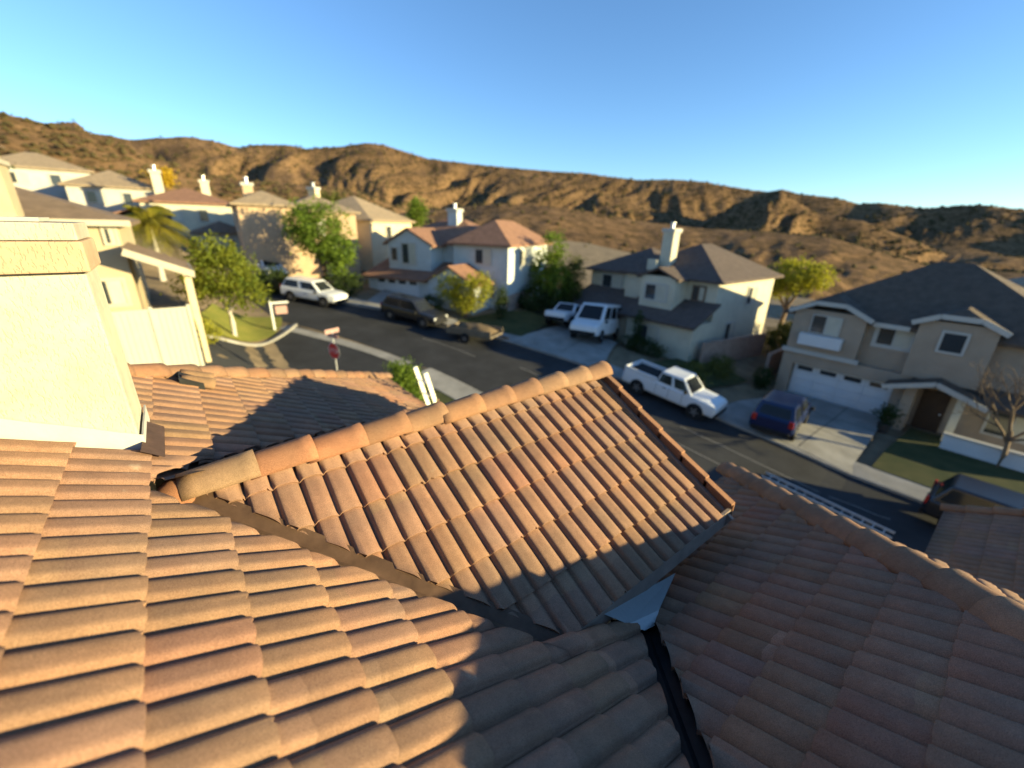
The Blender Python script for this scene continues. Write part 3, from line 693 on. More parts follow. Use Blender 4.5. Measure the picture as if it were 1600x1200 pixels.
class House:
    def __init__(s,name,label,loc,rot,wall,roof,trim='trim'):
        s.o=empty(name,loc,rot,label,'house'); s.wm=M[wall]; s.rm=M[roof]; s.tm=M[trim]
    def wall(s,*b,m=None):
        bm=B(); box(bm,*b); return link('wall',bm,m or s.wm,s.o)
    def gwall(s,x0,x1,y0,y1,z0,z1,p):
        """wall block with a gabled top (ridge along x)"""
        m=(y0+y1)/2; pr=[(y0,z0),(y1,z0),(y1,z1),(m,z1+(y1-y0)/2*p),(y0,z1)]; bm=B()
        a=[bm.verts.new((x0,*q)) for q in pr];b=[bm.verts.new((x1,*q)) for q in pr]
        bm.faces.new(a);bm.faces.new(b[::-1])
        for k in range(5): bm.faces.new([a[k],b[k],b[(k+1)%5],a[(k+1)%5]])
        bmesh.ops.recalc_face_normals(bm,faces=bm.faces); return link('wall',bm,s.wm,s.o)
    def roof(s,bm,m=None): return link('roof',bm,m or s.rm,s.o)
    def fx(s,x,y0,y1,z0,z1,split=True,frame=.11,m=None,shutter=False,arch=False):
        """window on a wall facing -x"""
        bm=B(); f=frame
        box(bm,x-.06,x+.02,y0-f,y1+f,z1,z1+f); box(bm,x-.06,x+.02,y0-f,y1+f,z0-f,z0); box(bm,x-.06,x+.02,y0-f,y0,z0,z1); box(bm,x-.06,x+.02,y1,y1+f,z0,z1)
        if split: box(bm,x-.05,x+.02,(y0+y1)/2-.03,(y0+y1)/2+.03,z0,z1)
        w=link('window',bm,m or s.tm,s.o)
        bm=B(); 
        ym=(y0+y1)/2
        box(bm,x-.03,x+.02,ym if split else y0,y1,z0,z1); link('pane',bm,M['pane'],w)
        if split:
            bm=B(); box(bm,x-.03,x+.02,y0,ym,z0,z1); link('pane',bm,M['curtain'],w)
        return w
    def fy(s,y,x0,x1,z0,z1,frame=.11,m=None):
        """window on a wall facing -y"""
        bm=B(); f=frame
        box(bm,x0-f,x1+f,y-.06,y+.02,z1,z1+f); box(bm,x0-f,x1+f,y-.06,y+.02,z0-f,z0); box(bm,x0-f,x0,y-.06,y+.02,z0,z1); box(bm,x1,x1+f,y-.06,y+.02,z0,z1)
        box(bm,(x0+x1)/2-.03,(x0+x1)/2+.03,y-.05,y+.02,z0,z1)
        w=link('window',bm,m or s.tm,s.o); bm=B(); box(bm,x0,(x0+x1)/2-.031,y-.03,y+.02,z0,z1); link('pane',bm,M['pane'],w)
        bm=B(); box(bm,(x0+x1)/2+.031,x1,y-.03,y+.02,z0,z1); link('pane',bm,M['curtain'],w); return w
    def garage(s,x,y0,y1,z0,z1,panes=4):
        bm=B(); n=4
        for k in range(n):
            a=z0+(z1-z0)*k/n; b=z0+(z1-z0)*(k+1)/n
            for q in range(panes):
                c=y0+(y1-y0)*q/panes; d=y0+(y1-y0)*(q+1)/panes
                box(bm,x-.05,x+.02,c+.006,d-.006,a+.006,b-.006)
                if k<n-1: box(bm,x-.065,x-.051,c+.14,d-.14,a+.09,b-.09)
        g=link('garage_door',bm,M['garage'],s.o)
        for q in range(panes):
            c=y0+(y1-y0)*q/panes; d=y0+(y1-y0)*(q+1)/panes
            bm=B(); box(bm,x-.062,x-.051,c+.2,d-.2,z1-(z1-z0)/n+.12,z1-.12); link('pane',bm,M['pane'],g)
        return g
    def band(s,*b,m=None):
        bm=B(); box(bm,*b); return link('trim',bm,m or s.tm,s.o)
    def chimney(s,x,y,z0,z1,w=.9,d=.8,m=None):
        bm=B(); box(bm,x-d/2,x+d/2,y-w/2,y+w/2,z0,z1); c=link('chimney',bm,m or s.wm,s.o)
        bm=B(); box(bm,x-d/2-.1,x+d/2+.1,y-w/2-.1,y+w/2+.1,z1+.002,z1+.25); link('chimney_cap',bm,M['trim'],c)
        bm=B(); tube(bm,[(x,y,z1+.26),(x,y,z1+.62)],[.13,.13],10); tube(bm,[(x,y,z1+.64),(x,y,z1+.70)],[.2,.2],10); link('flue_pot',bm,M['alu'],c); return c
    def fascia(s,pts,w=.04,h=.24):
        for a,b in zip(pts,pts[1:]):
            bm=B(); beam(bm,a,b,w,h); link('fascia',bm,s.tm,s.o)
# --- R : beige house with white garage door, right
Rh=House('stucco_house','beige two-storey house with wide white garage door and charcoal roof at right',(0,0,0),0,'stucco_beige','roof_slate')
Rh.wall(30,40,-2.2,9.2,-.6,5.4)
Rh.wall(29.4,29.998,5.5,9.0,2.75,5.45)     # left bay, upper floor
Rh.wall(29.4,29.998,.6,3.4,2.75,5.75)       # right bay
Rh.wall(29.5,29.999,8.46,9.1,-.6,2.748); Rh.wall(29.5,29.999,2.95,3.5,-.6,2.748); Rh.wall(29.5,29.999,3.502,8.458,2.05,2.748)
Rh.garage(29.9,3.55,8.42,.02,2.02)
Rh.band(29.3,29.49,5.3,9.2,2.75,3.0)
Rh.roof(hip(30,40,-2.2,9.2,5.45,.58,ov=.5))
Rh.roof(gable(29.4,33.5,5.5,9.0,5.45,.5,'x',ov=.3,clip=.75)); Rh.roof(gable(29.4,33.5,.6,3.4,5.75,.5,'x',ov=.3,clip=.7))
for ya,yb,ze in ((5.2,9.3,5.42),(.3,3.7,5.72)):
    m_=(ya+yb)/2; c=.72; H=(yb-ya)/2*.5
    Rh.fascia([(29.18,ya,ze-.18),(29.18,m_-c,ze+H-c*.5-.2),(29.18,m_+c,ze+H-c*.5-.2),(29.18,yb,ze-.18)])
Rh.fascia([(29.46,3.7,5.12),(29.46,5.2,5.12)])
Rh.fx(29.39,6.6,8.0,4.15,5.15,frame=.05); Rh.fx(29.99,3.55,4.95,4.05,5.15,frame=.2); Rh.fx(29.39,1.6,2.4,4.35,5.25,split=False)
bm=B(); box(bm,29.0,29.385,6.25,8.4,3.38,4.05,bev=.02); link('window_box',bm,M['garage'],Rh.o)
# entry porch
Rh.roof(gable(28.3,29.99,.3,3.45,2.45,.36,'x',ov=.35)); Rh.fascia([(28.06,-.05,2.24),(28.06,1.87,2.93),(28.06,3.8,2.24)])
Rh.wall(28.6,29.39,2.5,2.94,-.6,2.5); Rh.wall(28.4,28.8,.7,1.0,-.6,2.5,m=M['stucco_pale'])
bm=B(); box(bm,29.9,29.98,1.3,2.35,0,2.15,bev=.01); d=link('front_door',bm,M['door'],Rh.o)
bm=B(); bmesh.ops.create_icosphere(bm,subdivisions=2,radius=.05,matrix=Matrix.Translation((29.86,1.45,1.0))); link('handle',bm,M['alu'],d)
Rh.roof(shed(28.6,30.2,-2.6,.3,2.3,2.95)); Rh.fx(29.99,-1.8,-.2,.7,1.9)
# --- H3 : cream house with dark brown roof, centre
Hm=House('stucco_house','cream two-storey house with dark roof and chimney behind the parked van',(28,13.6,1.1),0,'stucco_pale','roof_dark')
Hm.wall(1.2,10.5,.3,8.0,-.8,5.55); Hm.wall(2.2,10.0,8.001,12.6,-.8,5.3)
Hm.roof(hip(1.2,10.5,.3,8.0,5.6,.52,ov=.5)); Hm.roof(hip(2.2,9.5,5.5,12.6,5.35,.48,ov=.45))
Hm.wall(-.4,1.199,2.6,5.4,2.7,5.4); Hm.roof(gable(-.4,4.5,2.6,5.4,5.45,.42,'x',ov=.35))     # upper bay
Hm.wall(-1.4,1.198,.2,5.6,-.8,2.55); Hm.roof(shed(-1.85,1.25,-.1,6.2,2.5,3.85)); Hm.wall(-1.0,2.1,6.0,12.2,-.8,2.3); Hm.roof(shed(-1.4,2.3,5.9,12.6,2.25,3.75))
Hm.wall(1.2,1.5,5.4,6.2,2.6,6.4)
Hm.garage(-1.0,7.0,11.6,0,2.1)
Hm.fx(-.42,3.2,4.9,3.7,4.75,frame=.14,m=M['trim']); Hm.fx(1.18,1.2,2.0,3.9,4.8,m=M['trim_dark']); Hm.fx(-1.42,2.7,4.5,.6,1.9,frame=.12)
Hm.fx(2.18,9.2,11.2,3.7,4.7); Hm.fy(.28,3.5,4.8,.9,2.1); Hm.fy(.28,6.0,7.4,3.4,4.6)
Hm.chimney(2.2,5.1,5.2,8.4,.9,.8)
# --- H2 : white house with terracotta roof, rotated with the bend of the street
H2=House('stucco_house','white house with terracotta roof, arched gable window and chimney left of centre',(20.8,27.3,3.0),R_(26),'stucco_white','roof_red')
H2.wall(0.8,9.5,0,5.2,-.8,5.4); H2.roof(hip(.8,9.5,0,5.2,5.45,.62,ov=.45))
H2.wall(1.6,9.0,5.201,12.6,-.8,5.2); H2.roof(hip(1.6,9.0,3.2,12.6,5.25,.5,ov=.4))
H2.gwall(-.3,1.599,6.8,11.4,2.4,5.0,.5); H2.roof(gable(-.3,4.6,6.8,11.4,5.1,.5,'x',ov=.4))
H2.fx(-.32,8.4,9.8,3.3,4.9,frame=.15,split=True); H2.fx(-.32,10.4,11.0,3.5,4.5,split=False)
H2.gwall(-2.2,.799,1.6,5.8,-.8,2.3,.55); H2.roof(gable(-2.2,1.6,1.6,5.8,2.4,.55,'x',ov=.4))
H2.wall(-1.6,1.598,6.2,12.8,-.8,2.2); H2.roof(shed(-2.0,1.8,5.9,13.2,2.15,3.5)); H2.garage(-1.6,7.2,11.8,0,2.05)
H2.fx(.78,.9,1.5,.9,2.1); H2.fx(.78,1.6,3.0,3.6,4.7); H2.fy(-.02,3.0,4.2,3.5,4.6); H2.wall(.7,5.5,-.12,-.002,-.8,1.15,m=M['block'])
H2.chimney(4.5,7.4,5.5,7.7,1.,.9)
# --- H1b : tan house between big tree and terracotta house
H1=House('stucco_house','tan gabled house half shaded behind the big green tree',(16.4,43.6,4.6),R_(38),'stucco_cream','roof_tan')
H1.wall(0,9,0,9,-.8,5.3); H1.roof(hip(0,9,0,9,5.4,.5,ov=.4)); H1.wall(-1.5,-.001,2,7,-.8,2.6); H1.roof(shed(-1.9,.2,1.6,7.4,2.6,3.6)); H1.fx(-.02,2,4,3.4,4.6); H1.fy(-.02,3,5,3.4,4.6)
H1.chimney(4.5,9.4,2,8.2)
# --- H5 : tan house beyond the corner
H5=House('stucco_house','tan two-storey house with broad sunlit wall beyond the street corner',(5.1,42.3,5.0),R_(-4),'stucco_tan','roof_tan')
H5.wall(0,4.2,0,9,-.8,5.9); H5.roof(hip(0,4.2,0,9,5.95,.45,ov=.45)); H5.wall(4.201,9.5,.8,9,-.8,5.6); H5.roof(hip(3.6,9.5,.8,9,5.6,.42,ov=.4))
H5.fx(-.02,3,4.6,3.6,4.9); H5.fy(.78,5.2,6.6,3.4,4.6); H5.chimney(1.3,4.5,5.5,7.3,.9,.8)
# --- HL : near left neighbour across the side street
YL=23.4
M['stucco_dull']=mat_stucco('weathered_cream_stucco',(.40,.325,.215)); M['trim_dull']=mat('cream_trim',(.40,.36,.28),.7,.08,3)
HL=House('stucco_house','cream neighbour house with covered patio and white fence across the side street at left',(0,YL,4.1),0,'stucco_dull','roof_brown','trim_dull')
HL.wall(-9,-1.35,0,10,-1.6,5.25); HL.roof(hip(-9,-1.35,0,10,5.4,.34,ov=.45))
HL.band(-9.4,-.92,-.5,-.44,5.08,5.3)
HL.fy(-.02,-1.78,-1.5,4.45,4.98,frame=.1); HL.fy(-.02,-2.62,-1.72,2.1,3.0,frame=.14)
HL.wall(-6.5,-3.75,-1.2,-.001,-1.6,6.95); HL.band(-6.6,-3.68,-1.3,.1,6.95,7.1)
# patio cover right of the corner
HL.roof(shed(-1.34,.62,-1.6,2.6,3.98,4.02,.14)) if False else None
bm=B(); t=[(-1.34,-1.5,4.35),(-1.34,3.2,4.35),(.62,3.2,3.45),(.62,-1.5,3.45)]
V=[bm.verts.new(p) for p in t]+[bm.verts.new((p[0],p[1],p[2]-.14)) for p in t]
for q in ((0,1,2,3),(7,6,5,4),(0,4,5,1),(1,5,6,2),(2,6,7,3),(3,7,4,0)): bm.faces.new([V[i] for i in q])
bmesh.ops.recalc_face_normals(bm,faces=bm.faces); HL.roof(bm)
HL.fascia([(-1.34,-1.54,4.2),(.66,-1.54,3.3)],.05,.26); HL.fascia([(.66,-1.54,3.3),(.66,3.2,3.3)],.05,.26)
for y in (-1.3,3.0):
    bm=B(); box(bm,.36,.56,y-.1,y+.1,-.5,3.35); link('patio_post',bm,M['stucco_cream'],HL.o)
# white fence in front of the patio
fl=empty('white_fence',(0,20.6,0),label='white panel fence on the bank in front of the left neighbour house',cat='fence')
zt0=4.55; 
bm=B(); 
for k in range(17): box(bm,-2.9+k*.18,-2.9+k*.18+.172,-.02,.02,zt0-1.1,6.22)
box(bm,-2.9,.16,-.04,.04,6.222,6.32); box(bm,-2.9,.16,-.045,.045,zt0-1.2,zt0-1.05); link('fence_panel',bm,M['fence_white'],fl)
for x in (-2.95,-.95,.2):
    bm=B(); box(bm,x-.06,x+.06,-.06,.06,2.6,6.4,bev=.01); link('fence_post',bm,M['fence_white'],fl)
# low planted retaining wall below the fence
rw=link('retaining_wall',(lambda b:(box(b,-8,-.1,20.0,20.25,1.2,4.0),b)[1])(B()),M['stucco_pale']); tag(rw,'pale low retaining wall below the white fence at left','wall')
# --- upper-left houses up the hill
def simple_house(label,x,y,w,d,h,wall,roof,rot=0,p=.4,z=None,chim=None,gab=False):
    hs=House('stucco_house',label,(x,y,gz(x,y) if z is None else z),R_(rot),wall,roof)
    hs.wall(0,w,0,d,-1.5,h)
    hs.roof(gable(0,w,0,d,h+.05,p,'y',ov=.45) if gab else hip(0,w,0,d,h+.05,p,ov=.45))
    hs.fy(-.02,w*.2,w*.4,h-1.9,h-.8); hs.fy(-.02,w*.6,w*.8,h-1.9,h-.8); hs.fx(-.02,d*.3,d*.5,h-1.9,h-.8)
    if chim: hs.chimney(chim[0],chim[1],h,h+2.6,.9,.8)
    return hs
h7=simple_house('white-walled house with pinkish red roof and two chimneys on the hillside',-1.2,57,7.6,9,4.3,'stucco_pale','roof_red',-4,.36,z=6.8,chim=(1.6,3))
h7.chimney(5.6,5,4.6,6.4,.9,.8)
h7.wall(-3.2,-.001,2,8,-1.5,2.6); h7.roof(shed(-3.6,.2,1.6,8.4,2.6,3.8))
simple_house('pale house with tan hip roof farther up the hill at left',-7.2,68,7.5,9,4.4,'stucco_grey','roof_tan',0,.45,z=8.3)
simple_house('small grey-roofed house highest on the hill at far left',-14.5,76,9,8,4.0,'stucco_grey','roof_tan',6,.42,z=10.6)
simple_house('brown-roofed house at the left edge uphill of the cream neighbour',-17.5,52,7.5,9,6.0,'stucco_cream','roof_brown',0,.6,z=9.2)
simple_house('low red-roofed house behind the palms in the side street',2.4,50.5,4.2,6,2.8,'stucco_grey','roof_brown',-4,.4,z=5.6)
simple_house('distant pale house peeking over the charcoal roof at far right',66,-5.5,8,7,3.4,'stucco_grey','roof_tan',8,.4,z=2.2)
# block walls between the lots
def blockwall(label,p0,p1,h):
    a=Vector(p0);b=Vector(p1); o=empty('block_wall',(a.x,a.y,0),label=label,cat='wall'); n=6; bm=B(); bm2=B()
    d=(b-a)/n; s=Vector((-d.y,d.x)).normalized()*.1
    for k in range(n):
        q0=a+d*k-Vector((a.x,a.y)); q1=a+d*(k+1)-Vector((a.x,a.y)); z=max(gz(*(a+d*k)),gz(*(a+d*(k+1)))); zl=min(gz(*(a+d*k)),gz(*(a+d*(k+1))))-.4
        for bmx,z0,z1,e in ((bm,zl,z+h,1.),(bm2,z+h+.002,z+h+.07,1.35)):
            vs=[bmx.verts.new((q.x+sg*s.x*e,q.y+sg*s.y*e,zz)) for zz in (z0,z1) for q,sg in ((q0,-1),(q1,-1),(q1,1),(q0,1))]
            for f in ((3,2,1,0),(4,5,6,7),(0,1,5,4),(1,2,6,5),(2,3,7,6),(3,0,4,7)): bmx.faces.new([vs[i] for i in f])
    for b_ in (bm,bm2): bmesh.ops.recalc_face_normals(b_,faces=b_.faces)
    link('wall_body',bm,M['block'],o); link('wall_cap',bm2,M['block'],o)
blockwall('brown block wall running back beside the cream house with dark roof',(27.2,13.2),(34.5,12.2),1.5)
blockwall('brown block wall along the left side of the beige garage house',(30.5,10.2),(40,10.4),1.7)
# ------------------------------------------------------------------ trees and shrubs
tree('broadleaf_tree','full rounded yellow-green tree on the corner lawn','tree',G(2.0,27.2),1.9,.13,[(0,0,3.5,1.85,1.85,1.45),(.8,-1.1,2.6,1.15,1.15,1.0),(-.9,1.0,2.7,1.15,1.15,1.0),(-.3,-.4,4.5,1.15,1.15,.9)],4600,.13,'leaf_gold_green',61,bark='bark_pale',limbs=7)
palm('palm_tree','shorter palm behind the cream neighbour house corner',G(-.6,36.5),3.6,62,44,2.9)
tree('broadleaf_tree','big bright green tree in front of the tan houses','tree',G(9.9,37.6),2.6,.22,[(0,0,4.8,2.3,2.3,2.4),(.9,-1.2,3.5,1.6,1.6,1.9),(-1.0,1.0,5.2,1.6,1.6,1.7),(.8,-.8,2.2,1.4,1.4,1.3)],5200,.17,'leaf_green',63,limbs=8)
tree('broadleaf_tree','two small yellow-green trees grown together before the terracotta-roofed house','tree',G(17.2,27.2),1.2,.1,[(-.6,1.3,2.3,1.1,1.1,1.1),(.5,-.9,2.4,1.2,1.2,1.2),(0,.2,1.2,1.1,1.6,.8)],2600,.13,'leaf_yellow',64,limbs=5)
tree('cypress_tree','narrow dark cypress at the corner of the terracotta-roofed house','tree',G(19.6,25.9),.5,.1,[(0,0,1.3,.45,.45,1.4)],900,.1,'leaf_dark',65,limbs=0)
tree('broadleaf_tree','tall dark tree with a bright top between the white and the cream houses','tree',G(26.5,27.6),2.6,.2,[(0,0,5.8,1.1,1.1,1.7),(.2,1.2,3.6,1.6,1.6,2.0),(-.3,-1.2,3.0,1.5,1.5,2.0)],3400,.17,'leaf_green',66,limbs=6)
tree('broadleaf_tree','olive tree beside the left wing of the cream house','tree',G(27.3,25.6),2.2,.15,[(0,0,4.2,.9,.9,2.2),(0,.6,2.6,1.1,1.0,1.8)],2200,.15,'leaf_olive',67,limbs=4)
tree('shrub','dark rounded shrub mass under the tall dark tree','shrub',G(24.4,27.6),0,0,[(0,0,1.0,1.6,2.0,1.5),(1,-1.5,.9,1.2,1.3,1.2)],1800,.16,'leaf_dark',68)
tree('broadleaf_tree','sunlit yellow-green tree right of the cream house','tree',G(41.5,13.6),2.8,.2,[(0,0,5.2,2.0,2.0,1.5),(-.6,1.3,4.4,1.5,1.5,1.3),(.4,-1.8,5.4,1.3,1.3,1.2)],3000,.18,'leaf_yellow',69,limbs=6)
tree('shrub','olive shrubs below the sunlit tree behind the block wall','shrub',G(36,11.6),0,0,[(0,0,1.2,1.6,.9,1.6),(2.2,0,1.2,1.6,.9,1.5)],1800,.16,'leaf_olive',70)
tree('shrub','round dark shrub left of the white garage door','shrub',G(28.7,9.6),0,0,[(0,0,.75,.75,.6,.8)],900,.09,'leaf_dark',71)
tree('shrub','low dark shrub by the pavement in front of the cream house','shrub',G(22.6,11.3),0,0,[(0,0,.4,.9,1.1,.6),(1.6,.9,.5,.8,.9,.6)],1200,.1,'leaf_olive',72)
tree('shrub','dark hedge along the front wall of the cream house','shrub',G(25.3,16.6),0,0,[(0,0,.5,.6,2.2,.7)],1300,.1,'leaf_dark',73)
tree('cypress_tree','thin cypress standing in front of the cream house window','tree',G(25.6,17.4),.6,.07,[(0,0,1.7,.3,.3,1.5)],700,.09,'leaf_dark',74,limbs=0)
tree('shrub','grey-green shrubs on the slope between cream and beige houses','shrub',G(26.2,11.6),0,0,[(0,0,.5,1.3,1.0,.8),(1.8,.4,.5,.9,.8,.8)],1300,.1,'leaf_olive',75)
tree('conifer_tree','dark pointed conifer at the far left edge','tree',G(-11.6,60),2.5,.25,[(0,0,4.2,1.7,1.7,2.4),(0,0,7.4,.9,.9,2.2)],2200,.22,'leaf_dark',76)
tree('broadleaf_tree','golden autumn tree behind the pinkish roof','tree',G(1.2,67),2.8,.2,[(0,0,4.6,1.2,1.2,1.2)],900,.2,'leaf_gold',77)
tree('broadleaf_tree','green tree behind the roof of the tan two-storey house','tree',G(16.,56),3,.2,[(0,0,5.3,2.0,1.8,1.6)],1400,.2,'leaf_olive',78)
tree('broadleaf_tree','bright green tree behind the tan gabled house','tree',G(24.5,49.5),3,.2,[(0,0,5.6,1.0,1.0,1.7)],1100,.2,'leaf_green',79)
tree('shrub','dark shrubs at the foot of the big green tree','shrub',G(11.2,36.2),0,0,[(0,0,.8,1.4,1.4,1.1)],1100,.14,'leaf_dark',80)
tree('shrub','dark shrubs before the shaded left wall of the tan house','shrub',G(6.2,38.2),0,0,[(0,0,.9,1.2,.9,1.3)],1000,.14,'leaf_dark',81)
tree('shrub','yellow-flowering shrub on the bank below the patio','shrub',G(.3,24.0),0,0,[(0,0,.4,.9,.7,.8),(-1.2,-.5,.4,.8,.6,.6)],1300,.09,'leaf_yellow',82)
tree('shrub','cream flowering shrub at the hip of the near roof beside the chimney','shrub',(-.35,13.5,gz(-.35,13.5)),0,0,[(0,0,2.2,.8,.6,2.6)],1500,.08,'leaf_yellow',83) if False else None
tree('shrub','dark shrubs between driveway and car at the terracotta-roofed house','shrub',G(15.6,29.6),0,0,[(0,0,.6,1.0,1.0,.8)],900,.1,'leaf_dark',84)
# bare tree at the right edge
bt=empty('bare_tree',G(27.0,-1.0),0,'leafless tree with thin twigs in front of the beige house at right edge','tree')
r=random.Random(90); bmt=B(); bmb=B()
def branch(p,d,l,rad,dep):
    q=p+d*l; m_=p.lerp(q,.5)+Vector((r.uniform(-.05,.05),r.uniform(-.05,.05),0))*l
    tube(bmt if dep<2 else bmb,[p,m_,q],[rad,rad*.85,rad*.65],6 if dep<2 else 4,cap=False)
    if dep>=5: return
    for k in range(3 if dep else 5):
        e=(d+Vector((r.gauss(0,.45),r.gauss(0,.45),r.gauss(.1,.3)))).normalized(); branch(p.lerp(q,r.uniform(.6,1.)),e,l*r.uniform(.62,.85),rad*.55,dep+1)
branch(Vector((0,0,-.2)),Vector((.02,.03,1)).normalized(),2.1,.11,0)
link('trunk',bmt,M['twig'],bt); link('crown',bmb,M['twig'],bt)
# planter by the porch
pl=empty('potted_plant',G(27.6,3.1),0,'bushy potted plant in dark pot by the beige porch','plant')
bm=B(); tube(bm,[(0,0,0),(0,0,.5)],[.2,.3],12); link('pot',bm,M['pot'],pl); bm=B(); leaves(bm,[(0,0,.95,.4,.4,.5)],600,.08,random.Random(3)); link('foliage',bm,M['leaf_dark'],pl)
lw=empty('garden_wall',(27.4,-1.0,0),label='low white wall in front of the beige house porch',cat='wall')
bm=B(); box(bm,-.1,.1,-2.4,1.9,-.4,.85); link('wall_body',bm,M['garage'],lw); bm=B(); box(bm,-.16,.16,-2.45,1.95,.852,.95); link('wall_cap',bm,M['trim'],lw)
# ------------------------------------------------------------------ signs
def octagon(bm,c,rad,n,th):
    n=Vector(n).normalized(); s=n.cross(Vector((0,0,1))).normalized(); u=Vector((0,0,1)); c=Vector(c); rings=[]
    for off in (0,th): rings.append([bm.verts.new(c+n*off+(s*math.cos(R_(22.5+45*k))+u*math.sin(R_(22.5+45*k)))*rad) for k in range(8)])
    bm.faces.new(rings[0][::-1]);bm.faces.new(rings[1])
    for k in range(8): bm.faces.new([rings[0][k],rings[0][(k+1)%8],rings[1][(k+1)%8],rings[1][k]])
    bmesh.ops.recalc_face_normals(bm,faces=bm.faces)
SX,SY=5.03,19.1
st=empty('stop_sign',G(SX,SY),0,'red stop sign with street name plates on a steel post at the corner','sign')
bm=B(); tube(bm,[(0,0,-.3),(0,0,3.15)],[.03,.03],8); link('post',bm,M['post'],st)
nrm=Vector((-.93,-.36,0)).normalized(); sd=Vector((-nrm.y,nrm.x,0))
bm=B(); octagon(bm,nrm*.035+Vector((0,0,2.25)),.40,nrm,.004); link('sign_border',bm,M['sign_white'],st)
bm=B(); octagon(bm,nrm*.041+Vector((0,0,2.25)),.375,nrm,.003); pf=link('sign_face',bm,M['sign_red'],st)
cu=bpy.data.curves.new('stop_text','FONT'); cu.body='STOP'; cu.size=.30; cu.align_x='CENTER'; cu.align_y='CENTER'; cu.extrude=.0015
tmp=bpy.data.objects.new('t',cu); C.objects.link(tmp); dg=bpy.context.evaluated_depsgraph_get(); me=bpy.data.meshes.new_from_object(tmp.evaluated_get(dg)); bpy.data.objects.remove(tmp)
rx=nrm.cross(Vector((0,0,1)))*-1; mm=Matrix(((rx.x,0,nrm.x,nrm.x*.0465),(rx.y,0,nrm.y,nrm.y*.0465),(0,1,0,2.25),(0,0,0,1)))
me.transform(mm); me.materials.clear(); me.materials.append(M['sign_white']); to=bpy.data.objects.new('lettering',me); C.objects.link(to); to.parent=pf
bm=B(); beam(bm,sd*-.36+Vector((0,0,2.95)),sd*.36+Vector((0,0,2.95)),.012,.2); link('name_plate',bm,M['sign_pink'],st)
bm=B(); beam(bm,nrm*-.36+Vector((0,0,3.17)),nrm*.36+Vector((0,0,3.17)),.012,.2); link('name_plate',bm,M['sign_pink'],st)
yp=empty('yard_sign',G(4.3,29.2),0,'white hanging yard sign post on the corner lawn','sign')
bm=B(); box(bm,-.06,.06,-.06,.06,-.3,1.9); link('post',bm,M['sign_white'],yp); bm=B(); box(bm,-.05,1.0,-.04,.04,1.7,1.82); link('arm',bm,M['sign_white'],yp); bm=B(); box(bm,.22,.88,-.015,.015,1.05,1.55); link('board',bm,M['sign_pink'],yp)
# ------------------------------------------------------------------ vehicles
def loft(bm,secs):
    rings=[[bm.verts.new(p) for p in s] for s in secs]; n=len(rings[0])
    for a,b in zip(rings,rings[1:]):
        for k in range(n): bm.faces.new([a[k],a[(k+1)%n],b[(k+1)%n],b[k]])
    bm.faces.new(rings[0][::-1]); bm.faces.new(rings[-1]); bmesh.ops.recalc_face_normals(bm,faces=bm.faces)
def sec(x,w,z0,z1,rt=.12):
    """rounded box section at x: half width w, from z0 to z1"""
    return [(x,-w*.93,z0),(x,-w,z0+.12),(x,-w,z0+(z1-z0)*.55),(x,-w*.985,z1-rt),(x,-w*.93,z1-.02),(x,-w*.7,z1),(x,w*.7,z1),(x,w*.93,z1-.02),(x,w*.985,z1-rt),(x,w,z0+(z1-z0)*.55),(x,w,z0+.12),(x,w*.93,z0)]
def wheel(parent,x,y,rad,wd=.22):
    bm=B(); sgn=1 if y>0 else -1
    tube(bm,[(x,y-sgn*.07,rad*1.02),(x,y-sgn*.004,rad*1.02)],[rad*1.2,rad*1.2],20); link('wheel_arch',bm,M['rubber'],parent); bm=B(); y+=sgn*.012
    prof_=[(rad*.62,0),(rad*.93,0),(rad,.04),(rad,wd-.04),(rad*.93,wd),(rad*.62,wd)]
    n=20; rings=[[bm.verts.new((x+math.cos(2*math.pi*k/n)*q,y-sgn*o,rad+math.sin(2*math.pi*k/n)*q)) for k in range(n)] for q,o in prof_]
    for a,b in zip(rings,rings[1:]+rings[:1]):
        for k in range(n): bm.faces.new([a[k],a[(k+1)%n],b[(k+1)%n],b[k]])
    bmesh.ops.recalc_face_normals(bm,faces=bm.faces)
    w=link('wheel',bm,M['rubber'],parent,smooth=True)
    bm=B(); tube(bm,[(x,y-sgn*.02,rad),(x,y-sgn*.10,rad)],[rad*.6,rad*.6],16)
    for k in range(5):
        a=2*math.pi*k/5; beam(bm,(x,y-sgn*.012,rad),(x+math.cos(a)*rad*.56,y-sgn*.012,rad+math.sin(a)*rad*.56),rad*.2,.02,(0,sgn,0))
    link('rim',bm,M['rim'],w)
